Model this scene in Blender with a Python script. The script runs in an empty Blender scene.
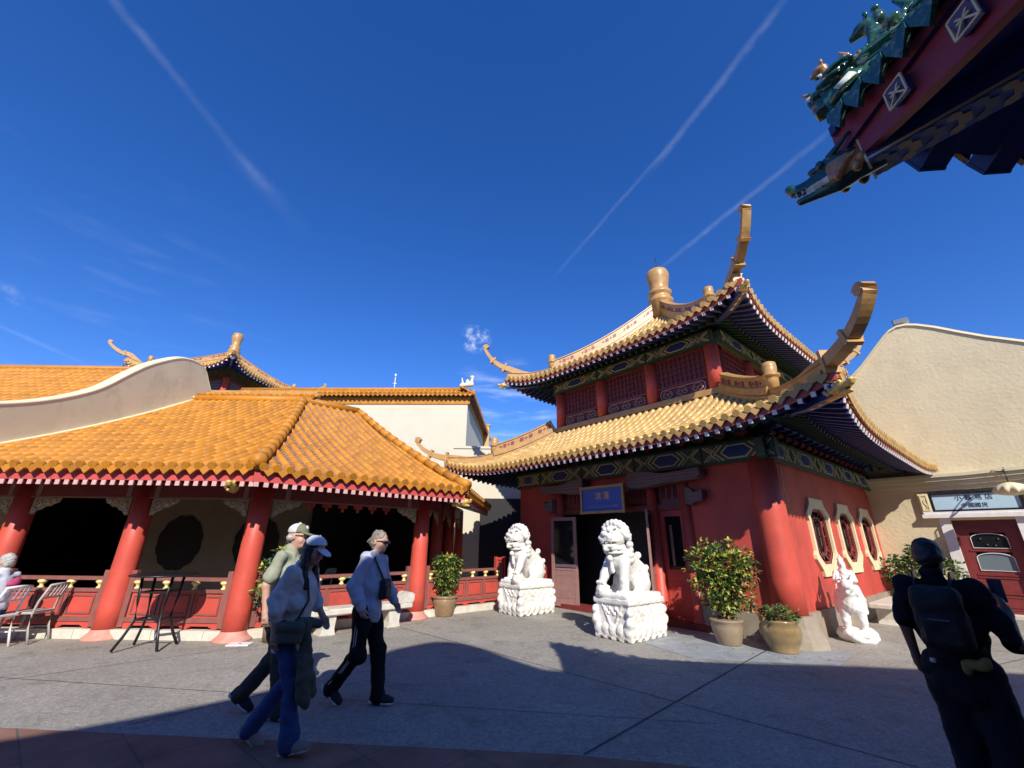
import bpy, math, random
import numpy as np
from mathutils import Vector, Matrix
random.seed(7)
rng = np.random.default_rng(7)
SC = bpy.context.scene
COL = SC.collection
V = Vector
PI = math.pi
R = math.radians

# ------------------------------------------------------------------ camera maths (used for the camera and sky directions)
CF, CP, CR, CH = 420.0, R(20.5), R(.66), 1.62
cf = V((0, math.cos(CP), math.sin(CP)))
_r0 = V((1, 0, 0)); _u0 = _r0.cross(cf)
cu = _u0 * math.cos(CR) - _r0 * math.sin(CR)
cr = _r0 * math.cos(CR) + _u0 * math.sin(CR)
def ray(x, y):
    return (cr * (x - 512) + cu * (384 - y) + cf * CF).normalized()

# ------------------------------------------------------------------ materials
MATS = {}
def mat(name, col, rough=.6, metal=0., var=0., nscale=6., bump=0., bscale=30., spec=.5, tile=False, stain=None, coat=0., bumpdist=.01, detail=5.):
    if name in MATS: return MATS[name]
    m = bpy.data.materials.new(name); m.use_nodes = True
    nt = m.node_tree; N = nt.nodes; L = nt.links
    b = N['Principled BSDF']
    b.inputs['Base Color'].default_value = (*col, 1)
    b.inputs['Roughness'].default_value = rough
    b.inputs['Metallic'].default_value = metal
    b.inputs['Specular IOR Level'].default_value = spec
    b.inputs['Coat Weight'].default_value = coat
    tc = N.new('ShaderNodeTexCoord')
    cur = None
    if var > 0:
        n = N.new('ShaderNodeTexNoise'); n.inputs['Scale'].default_value = nscale; n.inputs['Detail'].default_value = detail
        n.inputs['Roughness'].default_value = .62
        L.new(tc.outputs['Object'], n.inputs['Vector'])
        r = N.new('ShaderNodeMapRange'); r.inputs[1].default_value = .3; r.inputs[2].default_value = .7
        r.inputs[3].default_value = 1 - var; r.inputs[4].default_value = 1 + var
        L.new(n.outputs['Fac'], r.inputs[0])
        mx = N.new('ShaderNodeVectorMath'); mx.operation = 'SCALE'; mx.inputs[0].default_value = col
        L.new(r.outputs[0], mx.inputs['Scale']); cur = mx.outputs[0]
    if tile:
        a = N.new('ShaderNodeAttribute'); a.attribute_name = 'var'
        r = N.new('ShaderNodeMapRange'); r.inputs[3].default_value = .80; r.inputs[4].default_value = 1.16
        L.new(a.outputs['Fac'], r.inputs[0])
        mx = N.new('ShaderNodeVectorMath'); mx.operation = 'SCALE'
        if cur: L.new(cur, mx.inputs[0])
        else: mx.inputs[0].default_value = col
        L.new(r.outputs[0], mx.inputs['Scale']); cur = mx.outputs[0]
    if stain:
        scol, samt, ssc = stain
        n = N.new('ShaderNodeTexNoise'); n.inputs['Scale'].default_value = ssc; n.inputs['Detail'].default_value = 6
        n.inputs['Roughness'].default_value = .7
        L.new(tc.outputs['Object'], n.inputs['Vector'])
        r = N.new('ShaderNodeMapRange'); r.inputs[1].default_value = .5; r.inputs[2].default_value = .72
        r.inputs[3].default_value = 0; r.inputs[4].default_value = samt
        L.new(n.outputs['Fac'], r.inputs[0])
        mm = N.new('ShaderNodeMix'); mm.data_type = 'RGBA'
        L.new(r.outputs[0], mm.inputs[0])
        if cur: L.new(cur, mm.inputs[6])
        else: mm.inputs[6].default_value = (*col, 1)
        mm.inputs[7].default_value = (*scol, 1); cur = mm.outputs[2]
    if cur: L.new(cur, b.inputs['Base Color'])
    if bump > 0:
        n = N.new('ShaderNodeTexNoise'); n.inputs['Scale'].default_value = bscale; n.inputs['Detail'].default_value = 6
        L.new(tc.outputs['Object'], n.inputs['Vector'])
        bp = N.new('ShaderNodeBump'); bp.inputs['Strength'].default_value = bump; bp.inputs['Distance'].default_value = bumpdist
        L.new(n.outputs['Fac'], bp.inputs['Height']); L.new(bp.outputs[0], b.inputs['Normal'])
    MATS[name] = m
    return m

# ------------------------------------------------------------------ scene graph
def setp(o, label=None, cat=None, group=None, kind=None):
    if label: o['label'] = label
    if cat: o['category'] = cat
    if group: o['group'] = group
    if kind: o['kind'] = kind
    return o
def thing(name, label, cat, loc=(0, 0, 0), rz=0., group=None):
    o = bpy.data.objects.new(name, None); COL.objects.link(o)
    o.location = loc; o.rotation_euler = (0, 0, rz); o.empty_display_size = .1
    return setp(o, label, cat, group)
def copy_tree(o, parent=None):
    c = o.copy(); COL.objects.link(c)
    if parent is not None: c.parent = parent
    for ch in list(o.children): copy_tree(ch, c)
    return c

class MB:
    """collects geometry for one mesh"""
    def __init__(s, org=(0, 0, 0)):
        s.v = []; s.f = []; s.m = []; s.s = []; s.a = []; s.org = V(org); s.T = None
    def add(s, vs, fs, mi=0, smooth=False, var=None):
        n = len(s.v)
        for p in vs:
            p = V(p)
            if s.T is not None: p = s.T @ p
            s.v.append(p - s.org)
        if var is None: var = random.random()
        for f in fs:
            s.f.append([i + n for i in f]); s.m.append(mi); s.s.append(smooth); s.a.append(var)
    def box(s, c, d, mi=0, rz=0., T=None):
        c = V(c); hx, hy, hz = d[0] / 2, d[1] / 2, d[2] / 2
        M = Matrix.Rotation(rz, 3, 'Z') if T is None else T
        vs = [c + M @ V((x * hx, y * hy, z * hz)) for x in (-1, 1) for y in (-1, 1) for z in (-1, 1)]
        s.add(vs, [(0, 1, 3, 2), (4, 6, 7, 5), (0, 4, 5, 1), (2, 3, 7, 6), (0, 2, 6, 4), (1, 5, 7, 3)], mi)
    def bb(s, x0, x1, y0, y1, z0, z1, mi=0):
        s.box(((x0 + x1) / 2, (y0 + y1) / 2, (z0 + z1) / 2), (abs(x1 - x0), abs(y1 - y0), abs(z1 - z0)), mi)
    def cbox(s, c, d, b, mi=0, rz=0.):
        """box with chamfered vertical+horizontal edges (rounded look)"""
        c = V(c); M = Matrix.Rotation(rz, 3, 'Z'); hx, hy, hz = d[0] / 2, d[1] / 2, d[2] / 2
        ring = []
        for z, k in ((-hz, b), (-hz + b, 0), (hz - b, 0), (hz, b)):
            ax, ay = hx - k, hy - k; bb = b
            ring.append([c + M @ V((x, y, z)) for x, y in ((ax, ay - bb), (ax - bb, ay), (-ax + bb, ay), (-ax, ay - bb), (-ax, -ay + bb), (-ax + bb, -ay), (ax - bb, -ay), (ax, -ay + bb))])
        vs = sum(ring, []); fs = []
        for k in range(3):
            for i in range(8):
                j = (i + 1) % 8; fs.append((k * 8 + i, k * 8 + j, k * 8 + 8 + j, k * 8 + 8 + i))
        fs.append(list(range(7, -1, -1))); fs.append(list(range(24, 32)))
        s.add(vs, fs, mi)
    def beam(s, p0, p1, w, h, mi=0, up=(0, 0, 1), w1=None, h1=None):
        p0 = V(p0); p1 = V(p1); d = (p1 - p0).normalized(); side = d.cross(V(up))
        if side.length < 1e-4: side = d.cross(V((1, 0, 0)))
        side.normalize(); u = side.cross(d)
        w1 = w if w1 is None else w1; h1 = h if h1 is None else h1
        vs = [p0 + side * (a * w / 2) + u * (b * h / 2) for a, b in ((-1, -1), (1, -1), (1, 1), (-1, 1))] + \
             [p1 + side * (a * w1 / 2) + u * (b * h1 / 2) for a, b in ((-1, -1), (1, -1), (1, 1), (-1, 1))]
        s.add(vs, [(0, 1, 2, 3), (7, 6, 5, 4), (0, 4, 5, 1), (1, 5, 6, 2), (2, 6, 7, 3), (3, 7, 4, 0)], mi)
    def sweep(s, pts, prof, mi=0, smooth=False, up=(0, 0, 1), scale=None, caps=True, closed=False):
        """prof: list of (side, up) offsets; scale: per-point (sx, sy)"""
        pts = [V(p) for p in pts]; n = len(pts); k = len(prof); vs = []
        for i, p in enumerate(pts):
            if closed: d = pts[(i + 1) % n] - pts[i - 1]
            else: d = pts[min(i + 1, n - 1)] - pts[max(i - 1, 0)]
            d.normalize(); side = d.cross(V(up))
            if side.length < 1e-3: side = d.cross(V((1, 0, 0.01)))
            side.normalize(); u = side.cross(d)
            sx, sy = (1, 1) if scale is None else (scale[i] if not isinstance(scale[i], (int, float)) else (scale[i], scale[i]))
            vs += [p + side * (a * sx) + u * (b * sy) for a, b in prof]
        fs = []
        for i in range(n if closed else n - 1):
            a = i * k; b = ((i + 1) % n) * k
            for j in range(k):
                fs.append((a + j, a + (j + 1) % k, b + (j + 1) % k, b + j))
        if caps and not closed:
            fs.append(list(range(k - 1, -1, -1))); fs.append([(n - 1) * k + j for j in range(k)])
        s.add(vs, fs, mi, smooth)
    def tube(s, pts, r, mi=0, n=8, smooth=True, closed=False, up=(0, 0, 1), scale=None):
        s.sweep(pts, [(r * math.cos(2 * PI * i / n), r * math.sin(2 * PI * i / n)) for i in range(n)], mi, smooth, up, scale, True, closed)
    def lathe(s, c, prof, n=24, mi=0, smooth=True, axis=None, sy=1.):
        c = V(c); vs = []
        for r, z in prof:
            for i in range(n):
                a = 2 * PI * i / n
                p = V((r * math.cos(a), r * math.sin(a) * sy, z))
                if axis is not None: p = axis @ p
                vs.append(c + p)
        fs = []
        for k in range(len(prof) - 1):
            for i in range(n):
                j = (i + 1) % n; fs.append((k * n + i, k * n + j, k * n + n + j, k * n + n + i))
        fs.append(list(range(n - 1, -1, -1))); fs.append([(len(prof) - 1) * n + i for i in range(n)])
        s.add(vs, fs, mi, smooth)
    def prism(s, poly, o, ax, ay, depth, mi=0, cap=True):
        """2D polygon (ccw) in plane o+ax*x+ay*y, extruded along ax x ay by depth"""
        o = V(o); ax = V(ax); ay = V(ay); nn = ax.cross(ay).normalized() * depth; k = len(poly)
        vs = [o + ax * x + ay * y for x, y in poly] + [o + ax * x + ay * y + nn for x, y in poly]
        fs = [(i, (i + 1) % k, k + (i + 1) % k, k + i) for i in range(k)]
        fs.append(list(range(k - 1, -1, -1))); fs.append(list(range(k, 2 * k)))
        s.add(vs, fs, mi)
    def ring(s, outer, inner, o, ax, ay, depth, mi=0):
        """flat frame between two same-length polygons, extruded"""
        o = V(o); ax = V(ax); ay = V(ay); nn = ax.cross(ay).normalized() * depth; k = len(outer)
        P = lambda q: o + ax * q[0] + ay * q[1]
        vs = [P(q) for q in outer] + [P(q) for q in inner] + [P(q) + nn for q in outer] + [P(q) + nn for q in inner]
        fs = []
        for i in range(k):
            j = (i + 1) % k
            fs += [(2 * k + i, 2 * k + j, 3 * k + j, 3 * k + i), (i, j, 2 * k + j, 2 * k + i), (k + j, k + i, 3 * k + i, 3 * k + j), (j, i, k + i, k + j)]
        s.add(vs, fs, mi)
    def build(s, name, mats, parent=None, label=None, autosmooth=None):
        me = bpy.data.meshes.new(name)
        me.from_pydata([tuple(p) for p in s.v], [], s.f)
        if not isinstance(mats, (list, tuple)): mats = [mats]
        for m in mats: me.materials.append(m)
        me.polygons.foreach_set('material_index', s.m)
        me.polygons.foreach_set('use_smooth', s.s)
        at = me.attributes.new('var', 'FLOAT', 'FACE'); at.data.foreach_set('value', s.a)
        me.update()
        o = bpy.data.objects.new(name, me); COL.objects.link(o)
        if parent is not None: o.parent = parent
        else: o.location = s.org
        if label: o['label'] = label
        return o

# ------------------------------------------------------------------ sdf + surface nets (figures, lions, carvings)
class SDF:
    def __init__(s, lo, hi, h):
        s.lo = np.array(lo, float); s.h = h
        s.n = np.ceil((np.array(hi, float) - s.lo) / h).astype(int) + 1
        s.f = np.full(s.n, 1.0, np.float32)
    def _blk(s, c0, c1):
        i0 = np.clip(np.floor((np.array(c0) - s.lo) / s.h).astype(int), 0, s.n)
        i1 = np.clip(np.ceil((np.array(c1) - s.lo) / s.h).astype(int) + 1, 0, s.n)
        if np.any(i1 <= i0): return None
        ax = [s.lo[k] + s.h * np.arange(i0[k], i1[k]) for k in range(3)]
        return (slice(i0[0], i1[0]), slice(i0[1], i1[1]), slice(i0[2], i1[2])), np.meshgrid(*ax, indexing='ij', sparse=True)
    def _mix(s, sl, d, k, sub):
        f = s.f[sl]
        if sub:
            d = -d
            if k > 0:
                h = np.clip(.5 - .5 * (f - d) / k, 0, 1); s.f[sl] = f * (1 - h) + d * h + k * h * (1 - h)
            else: s.f[sl] = np.maximum(f, d)
        else:
            if k > 0:
                h = np.clip(.5 + .5 * (f - d) / k, 0, 1); s.f[sl] = f * (1 - h) + d * h - k * h * (1 - h)
            else: s.f[sl] = np.minimum(f, d)
    def cap(s, a, b, r0, r1=None, k=.03, sub=False):
        r1 = r0 if r1 is None else r1
        a = np.array(a, float); b = np.array(b, float); m = max(r0, r1) + k + 2.5 * s.h
        q = s._blk(np.minimum(a, b) - m, np.maximum(a, b) + m)
        if q is None: return
        sl, (X, Y, Z) = q; ab = b - a; L = max(ab @ ab, 1e-12)
        t = np.clip(((X - a[0]) * ab[0] + (Y - a[1]) * ab[1] + (Z - a[2]) * ab[2]) / L, 0, 1)
        d = np.sqrt((X - a[0] - t * ab[0]) ** 2 + (Y - a[1] - t * ab[1]) ** 2 + (Z - a[2] - t * ab[2]) ** 2) - (r0 + (r1 - r0) * t)
        s._mix(sl, d, k, sub)
    def ell(s, c, r, k=.03, rot=None, sub=False):
        c = np.array(c, float); r = np.array(r if hasattr(r, '__len__') else (r, r, r), float); m = r.max() + k + 2.5 * s.h
        q = s._blk(c - m, c + m)
        if q is None: return
        sl, (X, Y, Z) = q; x, y, z = X - c[0], Y - c[1], Z - c[2]
        if rot is not None:
            M = np.array(rot)
            x, y, z = M[0, 0] * x + M[1, 0] * y + M[2, 0] * z, M[0, 1] * x + M[1, 1] * y + M[2, 1] * z, M[0, 2] * x + M[1, 2] * y + M[2, 2] * z
        k0 = np.sqrt((x / r[0]) ** 2 + (y / r[1]) ** 2 + (z / r[2]) ** 2)
        k1 = np.sqrt((x / r[0] ** 2) ** 2 + (y / r[1] ** 2) ** 2 + (z / r[2] ** 2) ** 2)
        d = np.where(k1 > 1e-9, k0 * (k0 - 1) / np.maximum(k1, 1e-9), -r.min())
        s._mix(sl, d, k, sub)
    def box(s, c, hd, rr=.02, k=.02, rz=0., sub=False):
        c = np.array(c, float); hd = np.array(hd, float); m = np.linalg.norm(hd) + k + 2.5 * s.h
        q = s._blk(c - m, c + m)
        if q is None: return
        sl, (X, Y, Z) = q; x, y, z = X - c[0], Y - c[1], Z - c[2]
        ca, sa = math.cos(rz), math.sin(rz); x, y = ca * x + sa * y, -sa * x + ca * y
        qx, qy, qz = np.abs(x) - hd[0] + rr, np.abs(y) - hd[1] + rr, np.abs(z) - hd[2] + rr
        d = np.sqrt(np.maximum(qx, 0) ** 2 + np.maximum(qy, 0) ** 2 + np.maximum(qz, 0) ** 2) + np.minimum(np.maximum(qx, np.maximum(qy, qz)), 0) - rr
        s._mix(sl, d, k, sub)
    def noise(s, amp, freq, seed=0):
        r = np.random.default_rng(seed); ax = [s.lo[k] + s.h * np.arange(s.n[k]) for k in range(3)]
        X, Y, Z = np.meshgrid(*ax, indexing='ij', sparse=True)
        tot = 0
        for i in range(5):
            w = r.normal(size=3); w = w / np.linalg.norm(w) * freq * (1 + .5 * i); ph = r.random() * 6.28
            w2 = r.normal(size=3); w2 = w2 / np.linalg.norm(w2) * freq * .6
            tot = tot + np.sin(w[0] * X + w[1] * Y + w[2] * Z + ph + 1.5 * np.sin(w2[0] * X + w2[1] * Y + w2[2] * Z)) / (1 + .5 * i)
        s.f = (s.f + amp * tot * (s.f < .1)).astype(np.float32)
    def mesh(s, name, mats, parent=None, label=None, T=None, matfn=None, loc=None):
        f = s.f; neg = f < 0
        n0, n1, n2 = f.shape
        c = [neg[i:n0 - 1 + i, j:n1 - 1 + j, k:n2 - 1 + k] for i in (0, 1) for j in (0, 1) for k in (0, 1)]
        cnt = sum(x.astype(np.int8) for x in c)
        cells = np.argwhere((cnt > 0) & (cnt < 8))
        idx = -np.ones((n0 - 1, n1 - 1, n2 - 1), np.int64); idx[tuple(cells.T)] = np.arange(len(cells))
        corners = [(i, j, k) for i in (0, 1) for j in (0, 1) for k in (0, 1)]
        acc = np.zeros((len(cells), 3)); num = np.zeros(len(cells))
        for a in range(8):
            for b in range(a + 1, 8):
                ca, cb = np.array(corners[a]), np.array(corners[b])
                if np.abs(ca - cb).sum() != 1: continue
                fa = f[tuple((cells + ca).T)]; fb = f[tuple((cells + cb).T)]
                m = (fa < 0) != (fb < 0); den = np.where(m, fa - fb, 1); t = np.where(m, fa / den, 0)
                acc += np.where(m[:, None], ca + t[:, None] * (cb - ca), 0); num += m
        vs = s.lo + s.h * (cells + acc / num[:, None])
        quads = []
        for ax in range(3):
            sh = [slice(1, None)] * 3
            a = [slice(1, -1)] * 3; b = [slice(1, -1)] * 3
            a[ax] = slice(0, f.shape[ax] - 1); b[ax] = slice(1, f.shape[ax])
            na, nb = neg[tuple(a)], neg[tuple(b)]
            e = np.argwhere(na != nb); flip = na[tuple(e.T)]
            off = np.array([1, 1, 1]); off[ax] = 0; e = e + off
            o1, o2 = (ax + 1) % 3, (ax + 2) % 3; d1 = np.zeros(3, int); d1[o1] = 1; d2 = np.zeros(3, int); d2[o2] = 1
            q = np.stack([idx[tuple((e - d1 - d2).T)], idx[tuple((e - d2).T)], idx[tuple(e.T)], idx[tuple((e - d1).T)]], 1)
            q = np.where(flip[:, None], q, q[:, ::-1]); q = q[(q >= 0).all(1)]; quads.append(q)
        q = np.concatenate(quads)
        me = bpy.data.meshes.new(name)
        me.vertices.add(len(vs)); me.vertices.foreach_set('co', vs.ravel())
        me.loops.add(q.size); me.loops.foreach_set('vertex_index', q.ravel())
        me.polygons.add(len(q)); me.polygons.foreach_set('loop_start', np.arange(0, q.size, 4)); me.polygons.foreach_set('loop_total', np.full(len(q), 4))
        if not isinstance(mats, (list, tuple)): mats = [mats]
        for m in mats: me.materials.append(m)
        if matfn is not None:
            cen = vs[q].mean(1); me.polygons.foreach_set('material_index', matfn(cen).astype(np.int32))
        me.update(calc_edges=True); me.validate()
        me.polygons.foreach_set('use_smooth', np.ones(len(me.polygons), bool))
        if T is not None: me.transform(T)
        o = bpy.data.objects.new(name, me); COL.objects.link(o)
        if parent is not None: o.parent = parent
        if loc is not None: o.location = loc
        if label: o['label'] = label
        return o

def leaf_mesh(mb, c, d, n, L, W, mi=0, var=None):
    """one folded leaf: c base point, d direction, n normal"""
    d = d.normalized(); s_ = d.cross(n)
    if s_.length < 1e-3: s_ = V((1, 0, 0))
    s_.normalize(); n = s_.cross(d)
    p = [c, c + d * L * .45 + s_ * W * .5 + n * W * .18, c + d * L * .5, c + d * L * .45 - s_ * W * .5 + n * W * .18, c + d * L - n * L * .12]
    mb.add(p, [(0, 1, 2), (0, 2, 3), (1, 4, 2), (2, 4, 3)], mi, False, var)

def font(txt, name, loc_M, size, m, parent, ext=.003):
    cu_ = bpy.data.curves.new(name, 'FONT'); cu_.body = txt; cu_.size = size; cu_.extrude = ext
    cu_.align_x = 'CENTER'; cu_.align_y = 'CENTER'
    cu_.materials.append(m)
    t = bpy.data.objects.new(name + '_curve', cu_); COL.objects.link(t)
    dg = bpy.context.evaluated_depsgraph_get(); me = bpy.data.meshes.new_from_object(t.evaluated_get(dg)); bpy.data.objects.remove(t)
    if not me.materials: me.materials.append(m)
    o = bpy.data.objects.new(name, me); COL.objects.link(o); o.parent = parent; o.matrix_local = loc_M
    return o
def smooth(pts, n=4):
    pts = [V(p) for p in pts]; out = []
    for i in range(len(pts) - 1):
        p0, p1, p2, p3 = pts[max(i - 1, 0)], pts[i], pts[i + 1], pts[min(i + 2, len(pts) - 1)]
        for k in range(n):
            t = k / n; out.append(.5 * ((2 * p1) + (p2 - p0) * t + (2 * p0 - 5 * p1 + 4 * p2 - p3) * t * t + (3 * p1 - p0 - 3 * p2 + p3) * t ** 3))
    out.append(pts[-1]); return out
# ------------------------------------------------------------------ palette
m_red = mat('red_paint', (.52, .068, .048), .6, var=.16, nscale=1.3, bump=.2, bscale=35, stain=((.24, .045, .04), .65, 1.7))
m_redcol = mat('red_column_paint', (.56, .078, .05), .5, var=.12, nscale=2.5, bump=.1, bscale=20, stain=((.36, .07, .05), .45, 3))
m_dred = mat('dark_red_paint', (.20, .03, .028), .5, var=.15, nscale=4)
m_dred2 = mat('maroon_lacquer', (.15, .022, .022), .42, var=.15, nscale=4)
m_fascia = mat('pink_red_fascia', (.56, .078, .066), .5, var=.10, nscale=3, stain=((.35, .06, .05), .4, 5))
m_fred = mat('eave_board_red', (.42, .07, .07), .55, var=.12, nscale=4)
m_mauve = mat('weathered_mauve_wood', (.30, .16, .14), .6, var=.15, nscale=6)
m_brown = mat('brown_red_wood', (.23, .085, .07), .55, var=.18, nscale=7)
m_tile = mat('amber_glazed_tile', (.50, .20, .018), .48, spec=.3, var=.12, nscale=3.5, tile=True, bump=.15, bscale=60, stain=((.32, .20, .11), .35, 11))
m_pan = mat('weathered_pan_tile', (.36, .20, .12), .5, var=.25, nscale=5, tile=True, stain=((.34, .25, .22), .7, 6))
m_gtile = mat('pale_gold_tile', (.55, .34, .105), .40, var=.12, nscale=4, tile=True, bump=.1, bscale=60, stain=((.42, .28, .13), .45, 8))
m_gpan = mat('pale_pan_tile', (.46, .32, .15), .45, var=.15, nscale=5, tile=True)
m_ochre = mat('ochre_ridge_tile', (.46, .26, .085), .38, var=.2, nscale=5, bump=.1, bscale=40, stain=((.30, .20, .10), .5, 6))
m_stucco = mat('cream_stucco', (.70, .595, .38), .85, var=.06, nscale=1.2, bump=.55, bscale=11, bumpdist=.02, stain=((.50, .41, .26), .5, .8))
m_beige = mat('beige_plaster', (.66, .60, .40), .85, var=.08, nscale=.9, bump=.15, bscale=20, stain=((.36, .31, .22), .55, 1.3))
m_cream = mat('cream_paint', (.74, .64, .40), .6, var=.08, nscale=5)
m_white = mat('white_render', (.60, .55, .42), .8, var=.06, nscale=1., stain=((.55, .52, .42), .5, 1.))
m_wpaint = mat('white_paint', (.80, .76, .72), .5, var=.08, nscale=8)
m_pinkw = mat('pinkish_rafter_end', (.62, .36, .34), .6, var=.12, nscale=12)
m_marble = mat('white_marble', (.74, .72, .67), .55, var=.07, nscale=6, bump=.35, bscale=26, bumpdist=.012, stain=((.46, .40, .29), .6, 4.5))
m_blue = mat('deep_blue_paint', (.018, .035, .17), .45, var=.15, nscale=6)
m_blue2 = mat('hexagon_blue', (.02, .055, .26), .4, var=.1, nscale=9)
m_soffit = mat('blue_rafter_paint', (.035, .055, .20), .5, var=.2, nscale=5)
m_green = mat('frieze_green', (.07, .12, .10), .5, var=.25, nscale=9)
m_dgreen = mat('dark_green_paint', (.02, .06, .045), .5, var=.2, nscale=7)
m_line = mat('frieze_line_cream', (.62, .58, .38), .55, var=.1, nscale=9)
m_gold = mat('gold_paint', (.62, .42, .12), .35, metal=.25, var=.15, nscale=12)
m_dark = mat('painted_interior_shade', (.012, .011, .012), .7)  # near-black colour stands in for the shade of unlit interiors
m_glassd = mat('dark_window_glass', (.01, .012, .014), .08)
m_stone = mat('grey_brown_stone', (.31, .255, .19), .75, var=.14, nscale=4, bump=.25, bscale=25, stain=((.20, .17, .13), .5, 3))
m_kerb = mat('pale_kerb_stone', (.62, .57, .47), .75, var=.12, nscale=5, bump=.2, bscale=25, stain=((.36, .32, .26), .5, 6))
m_bench = mat('bench_stone', (.58, .54, .46), .75, var=.12, nscale=8, bump=.25, bscale=50, stain=((.30, .28, .23), .6, 5))
m_pinkf = mat('worn_salmon_paint', (.60, .25, .19), .6, var=.12, nscale=6, stain=((.45, .35, .30), .5, 6))
m_black = mat('black_metal', (.012, .012, .014), .4)
m_scroll = mat('pinkish_scroll_paint', (.48, .27, .22), .55)

# ------------------------------------------------------------------ roof patches
def roof_patch(mt, mb_pan, P0, A, N, u0, u1, dmax, z, dmin=lambda u: 0., pitch=.24, r=.075, tl=.3, seg=5, pan=True, endcap=True, drip=True, enddrop=.025, capk=1.03):
    """rows of round cover tiles running down slope. P0 origin on eave, A along, N inward (both horizontal unit)."""
    P0 = V(P0); A = V(A); N = V(N); nrow = max(1, int(round((u1 - u0) / pitch))); pt = (u1 - u0) / nrow
    P = lambda u, d: P0 + A * u + N * d + V((0, 0, z(u, d)))
    for i in range(nrow + 1):
        u = u0 + i * pt
        uu = min(max(u, u0 + .02), u1 - .02); d0 = dmin(uu); d1 = dmax(uu)
        if d1 - d0 > .12:
            n = max(1, int(math.ceil((d1 - d0) / tl)))
            for j in range(n):
                a = d0 + (d1 - d0) * j / n; b = d0 + (d1 - d0) * (j + 1) / n
                pa, pb = P(uu, a), P(uu, b); dn = (pb - pa).normalized(); up = A.cross(dn); 
                if up.z < 0: up = -up
                vs = []
                ra, rb = r * 1.025, r * .965
                for c, rr in ((pa - dn * .03, ra), (pb + dn * .0, rb)):
                    for k in range(seg + 1):
                        t = PI * k / seg; vs.append(c + A * (rr * math.cos(t)) + up * (rr * math.sin(t)))
                fs = [(k, k + 1, seg + 2 + k, seg + 1 + k) for k in range(seg)] + [list(range(seg, -1, -1))]
                mt.add(vs, fs, 0, True)
            if endcap:
                pa, pb = P(uu, d0), P(uu, d0 + .1); dn = (pb - pa).normalized(); up = A.cross(dn)
                if up.z < 0: up = -up
                c = pa - dn * .07 + up * r * .35; rr = r * capk; vs = []
                for q in (0, 1):
                    for k in range(10):
                        t = 2 * PI * k / 10; vs.append(c + dn * .05 * q + A * (rr * math.cos(t)) + up * (rr * math.sin(t)))
                mt.add(vs, [list(range(9, -1, -1))] + [(k, (k + 1) % 10, 10 + (k + 1) % 10, 10 + k) for k in range(10)], 0, False)
        if i < nrow and pan:
            ua, ub = u, u + pt; um = (ua + ub) / 2
            da0, db0 = dmin(ua), dmin(ub); da1, db1 = dmax(ua), dmax(ub)
            if max(da1, db1) > .02:
                n = max(1, int(math.ceil(max(da1 - da0, db1 - db0) / (tl * .55))))
                for j in range(n):
                    t0, t1 = j / n, (j + 1) / n
                    q = [P(ua, da0 + (da1 - da0) * t0), P(ub, db0 + (db1 - db0) * t0), P(ub, db0 + (db1 - db0) * t1), P(ua, da0 + (da1 - da0) * t1)]
                    h = V((0, 0, .018)); q[0] = q[0] + h; q[1] = q[1] + h
                    q += [q[0] - h * 2.2, q[1] - h * 2.2]
                    mb_pan.add(q, [(0, 1, 2, 3), (4, 5, 1, 0)], 0)
            if drip:
                d0 = dmin(um); pa, pb = P(um, d0), P(um, d0 + .1); dn = (pb - pa).normalized(); w = pt * .5
                c = pa - dn * .06 - V((0, 0, .004))
                poly = [(-w * .92, .02), (-w * .9, -.015), (-w * .55, -.06), (0, -.095 - enddrop), (w * .55, -.06), (w * .9, -.015), (w * .92, .02)]
                vs = [c + A * x + V((0, 0, y)) for x, y in poly] + [c + A * x + V((0, 0, y)) + N * .03 for x, y in poly]
                k = len(poly)
                mt.add(vs, [list(range(k)), list(range(2 * k - 1, k - 1, -1))] + [(j, k + j, k + (j + 1) % k, (j + 1) % k) for j in range(k)], 0)

def eave_strip(mb, P0, A, N, us, zf, dmin, top, bot, th, mi=0, din=0.):
    """vertical board following the eave curve"""
    P0 = V(P0); A = V(A); N = V(N); L = []
    for u in us:
        d = dmin(u) + din; p = P0 + A * u + N * d; z = zf(u, dmin(u))
        L.append([p + V((0, 0, z + top)), p + V((0, 0, z + bot)), p + N * th + V((0, 0, z + bot)), p + N * th + V((0, 0, z + top))])
    vs = sum(L, []); fs = []
    for i in range(len(us) - 1):
        a = i * 4; b = a + 4
        for j in range(4): fs.append((a + j, a + (j + 1) % 4, b + (j + 1) % 4, b + j))
    fs += [(3, 2, 1, 0), (len(vs) - 4, len(vs) - 3, len(vs) - 2, len(vs) - 1)]
    mb.add(vs, fs, mi)

def soffit(mb, P0, A, N, us, dins, zf, dmin, off, mi=0, HL=None):
    P0 = V(P0); A = V(A); N = V(N); vs = []; fs = []; nd = len(dins)
    for u in us:
        for d in dins:
            dd = dmin(u) * (1 - d / dins[-1]) + d
            if HL is not None: dd = max(dmin(u) + .02, min(dd, HL - abs(u) + .01))
            vs.append(P0 + A * u + N * dd + V((0, 0, zf(u, dd) + off)))
    for i in range(len(us) - 1):
        for j in range(nd - 1): fs.append((i * nd + j, i * nd + j + 1, (i + 1) * nd + j + 1, (i + 1) * nd + j))
    mb.add(vs, fs, mi)

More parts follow.
